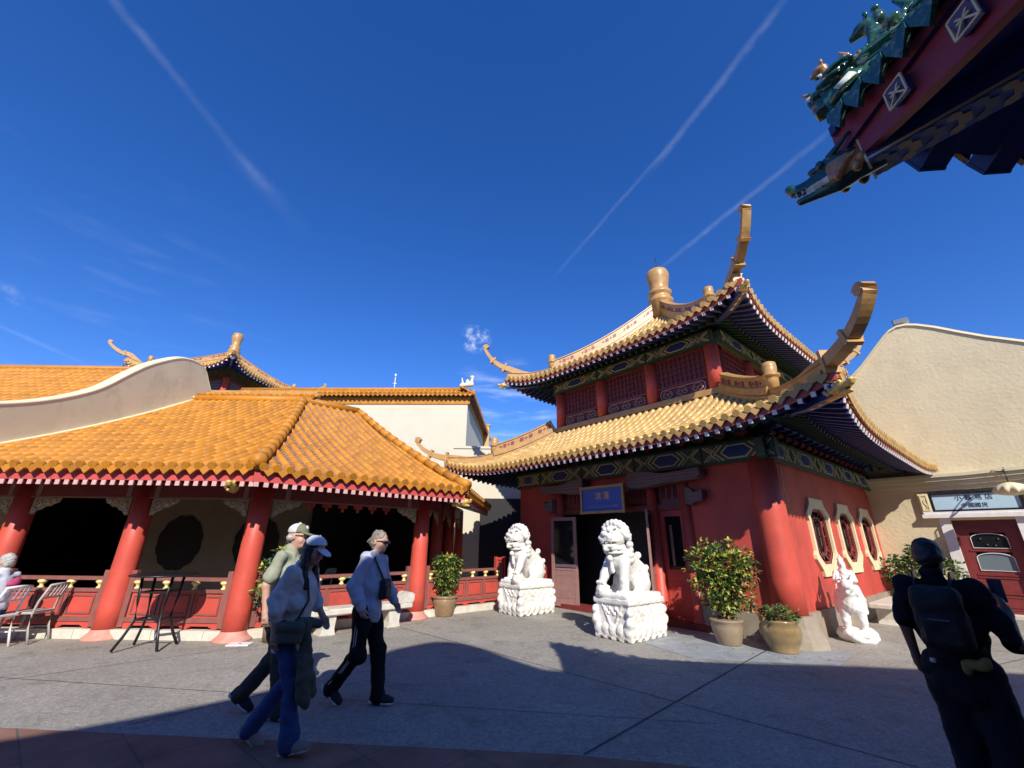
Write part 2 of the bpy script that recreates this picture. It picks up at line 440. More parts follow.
def rafters(mb, P0, A, N, us, zf, dmin, d_in, top, w, h, hip=None, mi=0, mend=1, nseg=3, start=.02):
    P0 = V(P0); A = V(A); N = V(N)
    for u in us:
        a = dmin(u) + start; b = d_in if hip is None else min(d_in, hip(u))
        if b - a < .08: continue
        pts = []
        for j in range(nseg + 1):
            d = a + (b - a) * j / nseg
            pts.append(P0 + A * u + N * d + V((0, 0, zf(u, max(d, dmin(u))) + top - h / 2)))
        mb.sweep(pts, [(-w / 2, -h / 2), (w / 2, -h / 2), (w / 2, h / 2), (-w / 2, h / 2)], mi)
        dn = (pts[1] - pts[0]).normalized(); mb.beam(pts[0] - dn * .012, pts[0] + dn * .004, w * 1.04, h * 1.04, mend)

def ridge_crest(mb, pts, w, h, m0=0, m1=1, slots=None, top=True):
    """hip ridge: stepped body with coping roll; slots = list of (t0, t1) dark carved panels along the length"""
    pts = [V(p) for p in pts]
    mb.sweep(pts, [(-w / 2 * 1.15, -.05), (w / 2 * 1.15, -.05), (w / 2 * 1.15, h * .25), (w / 2 * .8, h * .32), (w / 2 * .8, h * .78), (w / 2 * 1.1, h * .84), (w / 2 * 1.1, h * .92), (w / 2 * .5, h), (-w / 2 * .5, h), (-w / 2 * 1.1, h * .92), (-w / 2 * 1.1, h * .84), (-w / 2 * .8, h * .78), (-w / 2 * .8, h * .32), (-w / 2 * 1.15, h * .25)], m0)
    if slots:
        L = [0]
        for i in range(1, len(pts)): L.append(L[-1] + (pts[i] - pts[i - 1]).length)
        def at(t):
            t *= L[-1]
            for i in range(1, len(pts)):
                if L[i] >= t or i == len(pts) - 1:
                    k = (t - L[i - 1]) / max(1e-6, L[i] - L[i - 1]); return pts[i - 1].lerp(pts[i], k)
        for t0, t1 in slots:
            n = max(3, int((t1 - t0) * L[-1] / .13))
            for i in range(n):
                a = at(t0 + (t1 - t0) * (i + .08) / n); b = at(t0 + (t1 - t0) * (i + .92) / n); up = V((0, 0, h * .55))
                d = (b - a).normalized(); side = d.cross(V((0, 0, 1))).normalized()
                for sg in (-1, 1):
                    c = (a + b) / 2 + up + side * sg * (w * .4 + .002); hh = h * .17; hl = (b - a).length / 2
                    if i % 2: poly = [(-hl, 0), (-hl * .3, hh * .4), (0, hh), (hl * .3, hh * .4), (hl, 0), (hl * .3, -hh * .4), (0, -hh), (-hl * .3, -hh * .4)]
                    else: poly = [(-hl, -hh), (hl, -hh), (hl, hh), (-hl, hh)]
                    vs = [c + d * x + V((0, 0, y)) for x, y in poly] + [c + d * x + V((0, 0, y)) + side * sg * .004 for x, y in poly]
                    k = len(poly); mb.add(vs, [list(range(k)), list(range(2 * k - 1, k - 1, -1))] + [(q, (q + 1) % k, k + (q + 1) % k, k + q) for q in range(k)], m1)

def horn(mb, pts, w, hs, mi=0, curl=.16, ncurl=14, bands=(), D=None):
    """upturned horn: pts along its centre line, hs thickness per point, ends with a volute"""
    pts = [V(p) for p in pts]
    mb.sweep(pts, [(-w / 2, -.5), (w / 2, -.5), (w / 2, .5), (-w / 2, .5)], mi, scale=[(1, h) for h in hs])
    d = (pts[-1] - pts[-2]).normalized(); side = d.cross(V((0, 0, 1))).normalized(); n = side.cross(d)  # n = upper/inner normal
    c = pts[-1] + n * curl * .55; q = []
    mb.lathe(c - side * w * .56, [(curl * .62, 0), (curl * .62, w * 1.12)], 16, mi, False, Matrix(((n.x, d.x, side.x), (n.y, d.y, side.y), (n.z, d.z, side.z))))
    for k in range(10):
        a = -PI / 2 - .3 + k * PI * 1.25 / 9
        q.append(c + n * math.sin(a) * curl * .62 + d * math.cos(a) * curl * .62)
    mb.sweep(q, [(-w / 2, -.04), (w / 2, -.04), (w / 2, .045), (-w / 2, .045)], mi, up=side.cross(V((0, 0, 1))) if False else (0.01, 0.02, 1))
    for t, hh in bands:
        i = int(t); k = t - i; p = pts[i].lerp(pts[min(i + 1, len(pts) - 1)], k); d = (pts[min(i + 1, len(pts) - 1)] - pts[i]).normalized()
        nn = d.cross(V((0, 0, 1))).normalized().cross(d)
        mb.beam(p - d * .035, p + d * .035, w * 1.25, hh * 1.12, mi)

def gold_dragon(name, parent, loc, rz, s, m, res=.011):
    """small dragon-head ornament looking along local +x"""
    f = SDF((-.34, -.16, -.2), (.34, .16, .3), res)
    f.cap((-.3, 0, -.02), (0, 0, 0), .085, .1, .05); f.ell((.04, 0, .03), (.13, .1, .1), .04)
    f.cap((.05, 0, .02), (.24, 0, .035), .075, .05, .03); f.ell((.26, 0, .07), (.045, .06, .04), .02)
    f.cap((.04, 0, -.06), (.2, 0, -.085), .05, .03, .02)
    f.cap((.1, 0, -.03), (.3, 0, -.03), .02, .018, .0, sub=True)
    for sg in (-1, 1):
        f.ell((.1, sg * .07, .095), .03, .01); f.cap((.02, sg * .06, .1), (-.16, sg * .09, .2), .022, .01, .02)
        f.cap((-.02, sg * .09, -.02), (-.14, sg * .12, -.02), .03, .012, .02)
        for k in range(4): f.ell((-.06 - k * .06, sg * .085, -.02 + .05 * (k % 2)), .035, .01)
    for k in range(5): f.ell((-.04 - k * .055, 0, .1 - k * .012), (.03, .018, .05), .015)
    T = Matrix.Translation(V(loc)) @ Matrix.Rotation(rz, 4, 'Z') @ Matrix.Scale(s, 4)
    return f.mesh(name, m, parent, T=T)

# ------------------------------------------------------------------ gatehouse. local frame: x = along facade (0 at near corner, -7.2 far left), y = along side wall going back
E1 = V((-.6428, .7660, 0)); E2 = V((.7660, .6428, 0)); O0 = V((4.94, 8.20, 0))
def GW(x, y, z=0): return O0 - E1 * x + E2 * y + V((0, 0, z))
GRZ = math.atan2(-E1.y, -E1.x)
gate = thing('gatehouse', 'red two-tiered gatehouse with pale gold tiled roofs and upturned horns beside the marble lions', 'gatehouse', O0, GRZ)

def wall_with_holes(mb, x0, x1, z0, z1, holes, y, th, mi=0):
    """wall in the xz plane from y to y+th, rectangular holes (x0,x1,z0,z1)"""
    xs = sorted({x0, x1, *[h[0] for h in holes], *[h[1] for h in holes]}); zs = sorted({z0, z1, *[h[2] for h in holes], *[h[3] for h in holes]})
    for i in range(len(xs) - 1):
        for j in range(len(zs) - 1):
            cx, cz = (xs[i] + xs[i + 1]) / 2, (zs[j] + zs[j + 1]) / 2
            if any(h[0] < cx < h[1] and h[2] < cz < h[3] for h in holes): continue
            mb.bb(xs[i], xs[i + 1], y, y + th, zs[j], zs[j + 1], mi)

mb = MB()
wall_with_holes(mb, -7.2, 0, .45, 3.6, [(-5.62, -1.62, .45, 3.0)], 0, .25)
SW = [(2.45, 'w'), (4.52, 'w'), (6.60, 'w')]
# side wall x from -.25 to 0
xs = [0.25]
for yc, _ in SW: xs += [yc - .60, yc + .60]
xs.append(7.85)
for i in range(len(xs) - 1):
    if i % 2 == 0: mb.bb(-.25, 0, xs[i], xs[i + 1], .45, 3.6)
    else: mb.bb(-.25, 0, xs[i], xs[i + 1], .45, 1.22); mb.bb(-.25, 0, xs[i], xs[i + 1], 2.38, 3.6)
mb.bb(-7.2, -6.95, .25, 7.2, .45, 3.6); mb.bb(-6.95, -.25, 6.95, 7.2, .45, 3.6)
mb.bb(-7.2, 0, 0, 7.2, 3.9, 3.95)
mb.build('wall', m_red, gate)
mb = MB()
mb.bb(-7.25, -5.62, -.06, .2, 0, .45); mb.bb(-1.62, .06, -.06, .2, 0, .45); mb.bb(-.2, .06, .2, 7.83, 0, .45); mb.bb(-7.26, -7.0, .2, 7.2, 0, .45)
mb.build('stone_plinth', m_stone, gate)
mb = MB(); mb.bb(-5.7, -1.5, -.16, .3, 0, .11); mb.build('doorstep', m_dred, gate)
# corner pillar
mb = MB(); mb.lathe((-.08, .08, 0), [(.27, .47), (.27, 1.), (.265, 2.2), (.25, 3.24)], 32)
mb.build('corner_pillar', m_redcol, gate)
mb = MB(); mb.lathe((-.08, .08, 0), [(.50, 0), (.48, .12), (.41, .3), (.37, .46), (.34, .475)], 8, 0, False); mb.build('pillar_base', m_stone, gate)
# white conduit
mb = MB(); mb.tube([(.05, .62, 3.22), (.05, .60, 2.7), (.06, .62, 2.35)], .012); mb.build('conduit', m_wpaint, gate)

# frieze band
def frieze(parent, x0, x1, y, z0, z1, bays, ax, org, nrm):
    """painted beam. ax: unit direction of +x, org: point for x=0,z=0; nrm outward"""
    a = V(ax); n = V(nrm); o = V(org); h = z1 - z0; zc = (z0 + z1) / 2
    mb = MB()
    def slab(xa, xb, za, zb, d0, d1, mi):
        c = o + a * ((xa + xb) / 2) + V((0, 0, (za + zb) / 2)) + n * ((d0 + d1) / 2)
        vs = [o + a * x + V((0, 0, z)) + n * d for x in (xa, xb) for z in (za, zb) for d in (d0, d1)]
        mb.add(vs, [(0, 1, 3, 2), (4, 6, 7, 5), (0, 4, 5, 1), (2, 3, 7, 6), (0, 2, 6, 4), (1, 5, 7, 3)], mi)
    sgn = 1 if a.cross(V((0, 0, 1))).dot(n) > 0 else -1
    def pl(poly, d, t, mi):
        P = [(x, z) for x, z in poly]
        vs = [o + a * x + V((0, 0, z)) + n * d for x, z in P] + [o + a * x + V((0, 0, z)) + n * (d + t) for x, z in P]; k = len(P)
        mb.add(vs, [list(range(k)), list(range(2 * k - 1, k - 1, -1))] + [(q, (q + 1) % k, k + (q + 1) % k, k + q) for q in range(k)], mi)
    def line(pts, w, d, mi, close=False):
        P = [V((x, z)) for x, z in pts]
        if close: P.append(P[0])
        for p, q in zip(P[:-1], P[1:]):
            t = (q - p).normalized(); s_ = V((-t.y, t.x)) * w / 2; e = t * w * .4
            pl([(p - s_ - e)[:], (q - s_ + e)[:], (q + s_ + e)[:], (p + s_ - e)[:]], d, .004, mi)
    slab(x0, x1, z0, z1, -.1, .06, 0)
    slab(x0, x1, z0 - .035, z0 + .012, .0, .075, 3); slab(x0, x1, z1 - .012, z1 + .03, 0, .08, 3)
    for b0, b1 in zip(bays[:-1], bays[1:]):
        w = b1 - b0; c = (b0 + b1) / 2; hw = min(.30, w * .19); e = hw * .45; g = h * .5
        def hexa(s, ex=0): return [(c - hw * s - ex, zc), (c - (hw - e) * s - ex * .6, zc + g * .62 * s), (c + (hw - e) * s + ex * .6, zc + g * .62 * s), (c + hw * s + ex, zc), (c + (hw - e) * s + ex * .6, zc - g * .62 * s), (c - (hw - e) * s - ex * .6, zc - g * .62 * s)]
        pl(hexa(1.0), .06, .012, 1); line(hexa(1.12), .028, .062, 2, True); 
        for sg in (-1, 1):
            for q, wd in ((.13, .022), (.22, .014)):
                xx = c + sg * (hw + q + .03)
                line([(xx - sg * .16, z1 - .03), (xx, zc), (xx - sg * .16, z0 + .03)], wd * 1.3, .064, 2)
            end = b1 if sg > 0 else b0
            for q, wd in ((.05, .02), (.12, .012)):
                xx = end - sg * q
                line([(xx, z1 - .03), (xx - sg * .17, zc), (xx, z0 + .03)], wd * 1.3, .064, 2)
            mid = (c + sg * (hw + .22) + end - sg * .26) / 2; rm = min(.11, abs(end - sg * .29 - c - sg * (hw + .25)) / 2)
            if rm > .03:
                line([(mid - rm, zc), (mid, zc + g * .5), (mid + rm, zc), (mid, zc - g * .5)], .014, .064, 2, True)
                pl([(mid - rm * .5, zc), (mid, zc - g * .27), (mid + rm * .5, zc), (mid, zc + g * .27)], .062, .006, 1)
                line([(mid - rm * .9, zc + g * .55), (mid - rm * .4, zc + g * .62)], .012, .064, 2); line([(mid + rm * .4, zc - g * .62), (mid + rm * .9, zc - g * .55)], .012, .064, 2)
        for xx in (b0 + .012, b1 - .012): slab(xx - .012, xx + .012, z0, z1, .06, .07, 3)
    return mb.build('frieze', [m_green, m_blue2, m_line, m_dgreen], parent)
frieze(gate, -7.2, .3, 0, 3.2, 3.56, [-7.2, -6.15, -4.52, -2.85, -1.15, .3], (1, 0, 0), (0, -.08, 0), (0, -1, 0))
frieze(gate, -.26, 7.8, 0, 3.2, 3.56, [-.2, 1.2, 2.9, 4.6, 6.3, 7.8], (0, 1, 0), (.08, 0, 0), (1, 0, 0))
frieze(gate, 0, 7.2, 0, 3.2, 3.56, [0, 1.8, 3.6, 5.4, 7.2], (0, 1, 0), (-7.28, 0, 0), (-1, 0, 0))

# bracket band between frieze and roof
mb = MB()
mb.bb(-7.1, -.1, .0, .12, 3.6, 4.2); mb.bb(-.12, 0.0, .12, 7.8, 3.6, 4.2); mb.bb(-7.2, -7.08, .12, 7.1, 3.6, 4.2)
for side in range(3):
    for k in range(17):
        t = .25 + k * .44
        for st in range(3):
            w = .30 + st * .06; dp = .14 + st * .15; zz = 3.66 + st * .15; mi = (1, 2, 1)[st]
            if side == 0: mb.bb(-t - .045, -t + .045, -dp, .0, zz, zz + .1, mi); mb.bb(-t - w * .4, -t + w * .4, -dp - .05, -dp, zz + .03, zz + .1, 2 if st % 2 else 1)
            elif side == 1: mb.bb(0, dp, t - .045, t + .045, zz, zz + .1, mi); mb.bb(dp, dp + .05, t - w * .4, t + w * .4, zz + .03, zz + .1, 2 if st % 2 else 1)
            else: mb.bb(-7.2 - dp, -7.2, t - .045, t + .045, zz, zz + .1, mi)
mb.build('bracket_band', [m_dgreen, m_dred2, m_blue], gate)

# lower and upper roofs
def pagoda_roof(parent, half, E, cx, cy, zprof, rise, bulge, dtop, tilem, panm, pitch, raf_in, sides=(0, 1, 2, 3), fas=.13, rw=.075, rsp=.27, rc=(0, 1), tier='', cutk=1.):
    """square hipped roof. sides 0:-y 1:+x 2:+y 3:-x"""
    roof = None
    zf = lambda u, d: zprof(max(d, 0)) + rise * (min(1.1, abs(u) / E)) ** 4.5 * max(0, 1 - d / (E * .62)) ** 1.2 * cutk + (0.30 * d if d < 0 else 0)
    dm = lambda u: -bulge * (min(1.05, abs(u) / E)) ** 4
    dx = lambda u: min(dtop, E - abs(u))
    DIR = [((1, 0, 0), (0, 1, 0)), ((0, 1, 0), (-1, 0, 0)), ((-1, 0, 0), (0, -1, 0)), ((0, -1, 0), (1, 0, 0))]
    mt, mp, me_, ms = MB(), MB(), MB(), MB()
    for s_ in sides:
        A, N = V(DIR[s_][0]), V(DIR[s_][1]); P0 = V((cx, cy, 0)) - N * E
        UE = E + bulge
        dx2 = lambda u: max(min(dtop, E - abs(u)), dm(u))
        roof_patch(mt, mp, P0, A, N, -UE + .06, UE - .06, dx2, zf, dm, pitch, .31 * pitch)
        us = [-UE + 2 * UE * i / 48 for i in range(49)]
        eave_strip(me_, P0, A, N, us, zf, dm, -.02, -.03 - fas, .04, 4, .0)
        rr = [-UE + .12 + (2 * UE - .24) * i / int((2 * UE) / rsp) for i in range(int((2 * UE) / rsp) + 1)]
        rafters(me_, P0, A, N, rr, zf, dm, raf_in, -.02 - fas, rw, rw * 1.15, lambda u: max(E - abs(u) + .02, -bulge + .1), 0, 1, start=.015)
        rafters(me_, P0, A, N, rr, zf, dm, raf_in + .5, -.13 - fas, rw * .9, rw * .9, lambda u: max(E - abs(u), 0), 3, 3, start=.62)
        soffit(ms, P0, A, N, us, [0.05, raf_in * .4, raf_in * .8, raf_in + .35], lambda u, d: zf(u, d), dm, -.05 - fas * .3, 0, E)
    o = MB()
    return mt, mp, me_, ms, zf, dm
zl = lambda d: 3.60 + .33 * d + .095 * d * d
LOW = dict(E=5.2, rise=.40, bulge=.17)
mt, mp, me_, ms, zfl, dml = pagoda_roof(gate, 3.6, 5.2, -3.6, 3.6, zl, .40, .17, 2.5, m_gtile, m_gpan, .202, 1.3, rw=.065, rsp=.197)
roof1 = mt.build('lower_roof', m_gtile, gate)
mp.build('pan_tiles', m_gpan, roof1); me_.build('eaves', [m_soffit, m_wpaint, m_dred, m_dgreen, m_fred], roof1); ms.build('soffit', m_soffit, roof1)
zu = lambda d: 6.62 + .30 * d + .11 * d * d
mt, mp, me_, ms, zfu, dmu = pagoda_roof(gate, 2.72, 3.85, -3.6, 3.6, zu, .34, .14, 3.85, m_gtile, m_gpan, .205, 1.0, rw=.068, rsp=.21)
roof2 = mt.build('upper_roof', m_gtile, gate)
mp.build('pan_tiles', m_gpan, roof2); me_.build('eaves', [m_soffit, m_wpaint, m_dred, m_dgreen, m_fred], roof2); ms.build('soffit', m_soffit, roof2)

def hip_parts(roof, E, bulge, zf, dend, diag, ctr, w, h, crest_from, horn_pts, horn_h, curl, slots, bands, endpost=True):
    """diag: unit outward diagonal sign (sx, sy); t = distance of the square edge along x (and y) from centre"""
    sx, sy = diag
    def P(t, z): return V((ctr[0] + sx * t, ctr[1] + sy * t, z))
    mb = MB(); n = 14; pts = []
    t1 = E + bulge * .6; t0 = E - dend
    for i in range(n + 1):
        t = t0 + (t1 - t0) * i / n; pts.append(P(t, zf(E, E - t) if t > E else zf(t, E - t)))
    # low ridge along whole hip
    ridge_crest(mb, [p + V((0, 0, .03)) for p in pts], w * .85, h * .55)
    # tall crest on the inner stretch
    k = int(n * crest_from)
    ridge_crest(mb, [p + V((0, 0, h * .45)) for p in pts[:k + 1]], w, h, 0, 1, slots)
    if endpost:
        p = pts[k] + V((0, 0, h * .5)); mb.lathe(p, [(.10, 0), (.12, h * .6), (.12, h * .75), (.16, h * .8), (.16, h * .9), (.11, h * .95), (.13, h * 1.35), (.12, h * 1.6), (.05, h * 1.7)], 12, 0)
    hp = smooth([pts[k] + V((0, 0, h * .35)), pts[(k + n) // 2] + V((0, 0, h * .40))] + [P(t, z) for t, z in horn_pts], 3)
    hh = [h * .4, h * .5] + horn_h; hs_ = []
    for i in range(len(hp)):
        q = i / 3; a = int(q); b = min(a + 1, len(hh) - 1); hs_.append(hh[a] + (hh[b] - hh[a]) * (q - a))
    horn(mb, hp, w * .72, hs_, 0, curl, bands=[(t * 3, b_) for t, b_ in bands])
    mb.build('hip_ridge', [m_ochre, m_dred], roof)
    # hip rafter under the corner
    mb = MB()
    q = [P(t, (zf(E, E - t) if t > E else zf(t, E - t)) - .25) for t in (E + bulge - .02, E - .3, E - .8, E - 1.25)]
    mb.sweep(q, [(-.085, -.09), (.085, -.09), (.085, .09), (-.085, .09)], 0)
    d = (q[0] - q[1]).normalized()
    for i in range(14):
        a = q[0].lerp(q[1], min(1, i / 6)) if i < 7 else q[1].lerp(q[3], (i - 6) / 7.5)
        mb.box(a - V((0, 0, .092)), (.12, .045, .01), 2 if i % 2 else 1, rz=math.atan2(sy, sx) )
    mb.build('hip_rafter', [m_blue, m_line, m_mauve], roof)
    return q[0]
ctr = (-3.6, 3.6)
for diag in ((1, -1), (-1, -1), (1, 1), (-1, 1)):
    q = hip_parts(roof1, 5.2, .17, zfl, 2.42, diag, ctr, .24, .34, .62,
              [(5.15, 4.16), (5.42, 4.19), (5.68, 4.29), (5.88, 4.44), (6.02, 4.61), (6.09, 4.73)], [.20, .18, .155, .13, .105, .08], .12, [(.08, .30), (.38, .60), (.68, .92)], [(2.7, .34), (4.2, .24)])
    if diag != (-1, 1): gold_dragon('dragon_head', roof1, q + V((diag[0] * .06, diag[1] * .06, -.02)), math.atan2(diag[1], diag[0]), .95, m_gold)
    q = hip_parts(roof2, 3.85, .14, zfu, 3.8, diag, ctr, .24, .34, .78,
              [(3.85, 7.28), (4.04, 7.38), (4.22, 7.54), (4.37, 7.76), (4.47, 7.98), (4.53, 8.14)], [.20, .17, .145, .12, .10, .08], .11, [(.04, .18), (.24, .38), (.44, .58), (.64, .76), (.82, .95)], [(2.8, .3), (4.5, .22)])
    if diag != (-1, 1): gold_dragon('dragon_head', roof2, q + V((diag[0] * .05, diag[1] * .05, 0)), math.atan2(diag[1], diag[0]), .75, m_gold, .014)
# finial
mb = MB(); za = 9.5
mb.lathe((-3.6, 3.6, za), [(.4, -.3), (.36, .2), (.43, .26), (.44, .36), (.38, .42), (.36, .45), (.36, .56), (.42, .60), (.42, .70), (.35, .74), (.32, .82), (.33, .95), (.38, 1.2), (.41, 1.42), (.40, 1.5), (.36, 1.6), (.26, 1.68), (.12, 1.72)], 28, 0)
fin = mb.build('finial', m_ochre, roof2)
mb = MB(); mb.tube([(-3.6, 3.6, za + 1.65), (-3.6, 3.6, za + 2.3)], .012); mb.tube([(-3.6, 3.6, za + 2.0), (-3.5, 3.6, za + 1.95)], .008); mb.build('lightning_rod', m_black, fin)

# upper storey
U0, U1 = -3.6 - 2.72, -3.6 + 2.72; UY0, UY1 = 3.6 - 2.72, 3.6 + 2.72
mb = MB()
mb.bb(U0 + .05, U1 - .05, UY0 + .05, UY1 - .05, 4.8, 6.9); us_wall = mb.build('upper_wall', m_dred2, gate)
mb = MB()
mb.bb(U0 - .12, U1 + .12, UY0 - .14, UY0 + .05, 4.98, 5.12); mb.bb(U1 - .05, U1 + .14, UY0 + .05, UY1, 4.98, 5.12); mb.bb(U0 - .14, U0 + .05, UY0 + .05, UY1, 4.98, 5.12)
mb.build('upper_sill', m_ochre, gate)
mb = MB()
bay = [U0 + .14 + i * (U1 - U0 - .28) / 3 for i in range(4)]
bayy = [UY0 + .14 + i * (UY1 - UY0 - .28) / 3 for i in range(4)]
for i, b in enumerate(bay): 
    c = MB(); c.lathe((b, UY0 + .04, 0), [(.17, 5.1), (.17, 6.32)], 18); c.build('column', m_redcol, us_wall)
for b in bayy[1:]:
    for xx in (U1 - .04, U0 + .04):
        c = MB(); c.lathe((xx, b, 0), [(.16, 5.1), (.16, 6.32)], 14); c.build('column', m_redcol, us_wall)
def lattice(mb, o, a, n, w, z0, z1, st=.13):
    o = V(o); a = V(a); n = V(n); k = int(w / st)
    for i in range(k + 1):
        x = w * i / k; mb.beam(o + a * x + V((0, 0, z0)) + n * .03, o + a * x + V((0, 0, z1)) + n * .03, .022, .022, 0, up=n)
    k = int((z1 - z0) / st)
    for i in range(k + 1):
        z = z0 + (z1 - z0) * i / k; mb.beam(o + V((0, 0, z)) + n * .033, o + a * w + V((0, 0, z)) + n * .033, .022, .022, 0, up=n)
def scrolls(mb, o, a, n, w, zc, h, mi=1):
    o = V(o); a = V(a); n = V(n); P = lambda x, z: o + a * x + V((0, 0, z)) + n * .055
    r = h / 2; pts = []
    for k in range(9): t = PI / 2 + PI * k / 8; pts.append(P(r * .8 + r * .8 * math.cos(t), zc + r * math.sin(t)))
    for k in range(9): t = -PI / 2 + PI * k / 8; pts.append(P(w - r * .8 + r * .8 * math.cos(t), zc + r * math.sin(t)))
    mb.tube(pts, .014, mi, 5, closed=True, up=n)
    nm = 3
    for q in range(nm):
        c = w * (q + .5) / nm
        for sg in (-1, 1):
            L = []
            for k in range(14):
                t = k / 13; ang = PI * (.5 + 2.2 * t) ; rr = r * .62 * (1 - .72 * t)
                L.append(P(c + sg * (r * .48 + rr * math.sin(ang)), zc - r * .05 + rr * .9 * math.cos(ang)))
            mb.tube(L, .011, mi, 4, up=n)
        L = [P(c + r * .95 * math.sin(2 * PI * k / 12), zc + r * .8 * math.cos(2 * PI * k / 12)) for k in range(12)]
        mb.tube(L, .009, mi, 4, closed=True, up=n)
def upper_window(o, a, n, w, par):
    mb = MB(); o = V(o); a = V(a); n = V(n)
    lattice(mb, o + a * .03, a, n, w - .06, 5.52, 6.26)
    mb.beam(o + V((0, 0, 5.49)) + n * .03, o + a * w + V((0, 0, 5.49)) + n * .03, .05, .05, 0, up=n)
    mb.beam(o + V((0, 0, 6.29)) + n * .03, o + a * w + V((0, 0, 6.29)) + n * .03, .05, .05, 0, up=n)
    scrolls(mb, o + a * .06, a, n, w - .12, 5.30, .27)
    return mb.build('window', [m_dred, m_scroll], par)
for i in range(3):
    upper_window((bay[i] + .18, UY0 + .05, 0), (1, 0, 0), (0, -1, 0), bay[i + 1] - bay[i] - .36, us_wall)
    upper_window((U1 - .05, bayy[i] + .18, 0), (0, 1, 0), (1, 0, 0), bayy[i + 1] - bayy[i] - .36, us_wall)
    upper_window((U0 + .05, bayy[i] + .18, 0), (0, 1, 0), (-1, 0, 0), bayy[i + 1] - bayy[i] - .36, us_wall)
frieze(us_wall, U0 - .02, U1 + .02, 0, 6.32, 6.62, [U0 + .02] + bay[1:3] + [U1 - .02], (1, 0, 0), (0, UY0 - .1, 0), (0, -1, 0))
frieze(us_wall, UY0, UY1, 0, 6.32, 6.62, [UY0] + bayy[1:3] + [UY1], (0, 1, 0), (U1 + .1, 0, 0), (1, 0, 0))
frieze(us_wall, UY0, UY1, 0, 6.32, 6.62, [UY0] + bayy[1:3] + [UY1], (0, 1, 0), (U0 - .1, 0, 0), (-1, 0, 0))

# octagonal side windows with stepped cream frames
def side_window(yc):
    W = .34; KX = 1.9
    out = [(-.24, 1.0), (.24, 1.0), (.26, 1.12), (.40, 1.34), (.40, 1.42), (.36, 1.5), (.36, 2.1), (.40, 2.18), (.40, 2.26), (.26, 2.45), (.24, 2.58), (-.24, 2.58), (-.26, 2.45), (-.40, 2.26), (-.40, 2.18), (-.36, 2.1), (-.36, 1.5), (-.40, 1.42), (-.40, 1.34), (-.26, 1.12)]
    inn = [(-.13, 1.27), (.13, 1.27), (.15, 1.29), (.24, 1.42), (.255, 1.46), (.26, 1.52), (.26, 2.05), (.255, 2.12), (.24, 2.18), (.15, 2.3), (.13, 2.32), (-.13, 2.32), (-.15, 2.3), (-.24, 2.18), (-.255, 2.12), (-.26, 2.05), (-.26, 1.52), (-.255, 1.46), (-.24, 1.42), (-.15, 1.29)]
    out = [(x * KX, z) for x, z in out]; inn = [(x * KX * 1.18, 1.795 + (z - 1.795) * 1.08) for x, z in inn]
    f = MB(); f.ring(out, inn, (0.0, yc, 0), (0, 1, 0), (0, 0, 1), .055)
    fo = f.build('window', m_cream, gate)
    g = MB(); g.prism([(x * .99, 1.795 + (z - 1.795) * .99) for x, z in inn], (-.10, yc, 0), (0, 1, 0), (0, 0, 1), .02); g.build('pane', m_glassd, fo)
    l = MB(); c = [(x * .9, 1.795 + (z - 1.795) * .9) for x, z in inn]
    l.ring(inn, c, (-.05, yc, 0), (0, 1, 0), (0, 0, 1), .04); c2 = [(x * .55, 1.795 + (z - 1.795) * .7) for x, z in inn]; c3 = [(x * .45, 1.795 + (z - 1.795) * .64) for x, z in inn]
    l.ring(c2, c3, (-.05, yc, 0), (0, 1, 0), (0, 0, 1), .03)
    for i in range(0, 20):
        for q in (0, .5):
            p = V(c[i]).lerp(V(c[(i + 1) % 20]), q); s_ = V(c2[i]).lerp(V(c2[(i + 1) % 20]), q)
            mid = p.lerp(s_, .5) + V((.02 * ((i % 3) - 1), .02 * ((i % 2) - .5)))
            l.tube([(-.035, yc + p.x, p.y), (-.03, yc + mid.x, mid.y), (-.035, yc + s_.x, s_.y)], .011, 0, 5, up=(1, 0, 0))
    l.build('fretwork', m_dred, fo)
for yc, _ in SW: side_window(yc)

# doorway zone on the facade (x from -5.62 to -1.62)
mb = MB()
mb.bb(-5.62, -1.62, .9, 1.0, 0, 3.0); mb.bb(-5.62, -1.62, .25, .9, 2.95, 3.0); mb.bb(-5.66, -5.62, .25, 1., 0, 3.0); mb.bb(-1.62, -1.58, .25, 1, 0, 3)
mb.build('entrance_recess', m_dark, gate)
for x in (-5.5, -2.55, -1.72):
    c = MB(); c.lathe((x, .02, 0), [(.16, 0.11), (.15, .15), (.125, .2), (.12, 2.98)], 18); c.build('door_column', m_redcol, gate)
mb = MB()
mb.bb(-5.62, -1.62, .03, .16, 2.32, 2.44); mb.bb(-5.62, -1.62, .03, .16, 2.92, 3.0); mb.bb(-5.6, -1.62, .10, .12, 2.44, 2.92)
for i in range(26):
    x = -5.5 + i * .152; 
    if abs(x + 2.55) < .12 or abs(x + 4.0) < .05: continue
    L = [(x + .05 * math.sin(k * .9) * (1 - k / 14), .085, 2.68 + .15 * math.cos(k * .9) * (1 - k / 14)) for k in range(12)]
    mb.tube(L, .013, 1, 4, up=(0, 1, 0))
mb.build('lintel', [m_dred2, m_dred], gate)
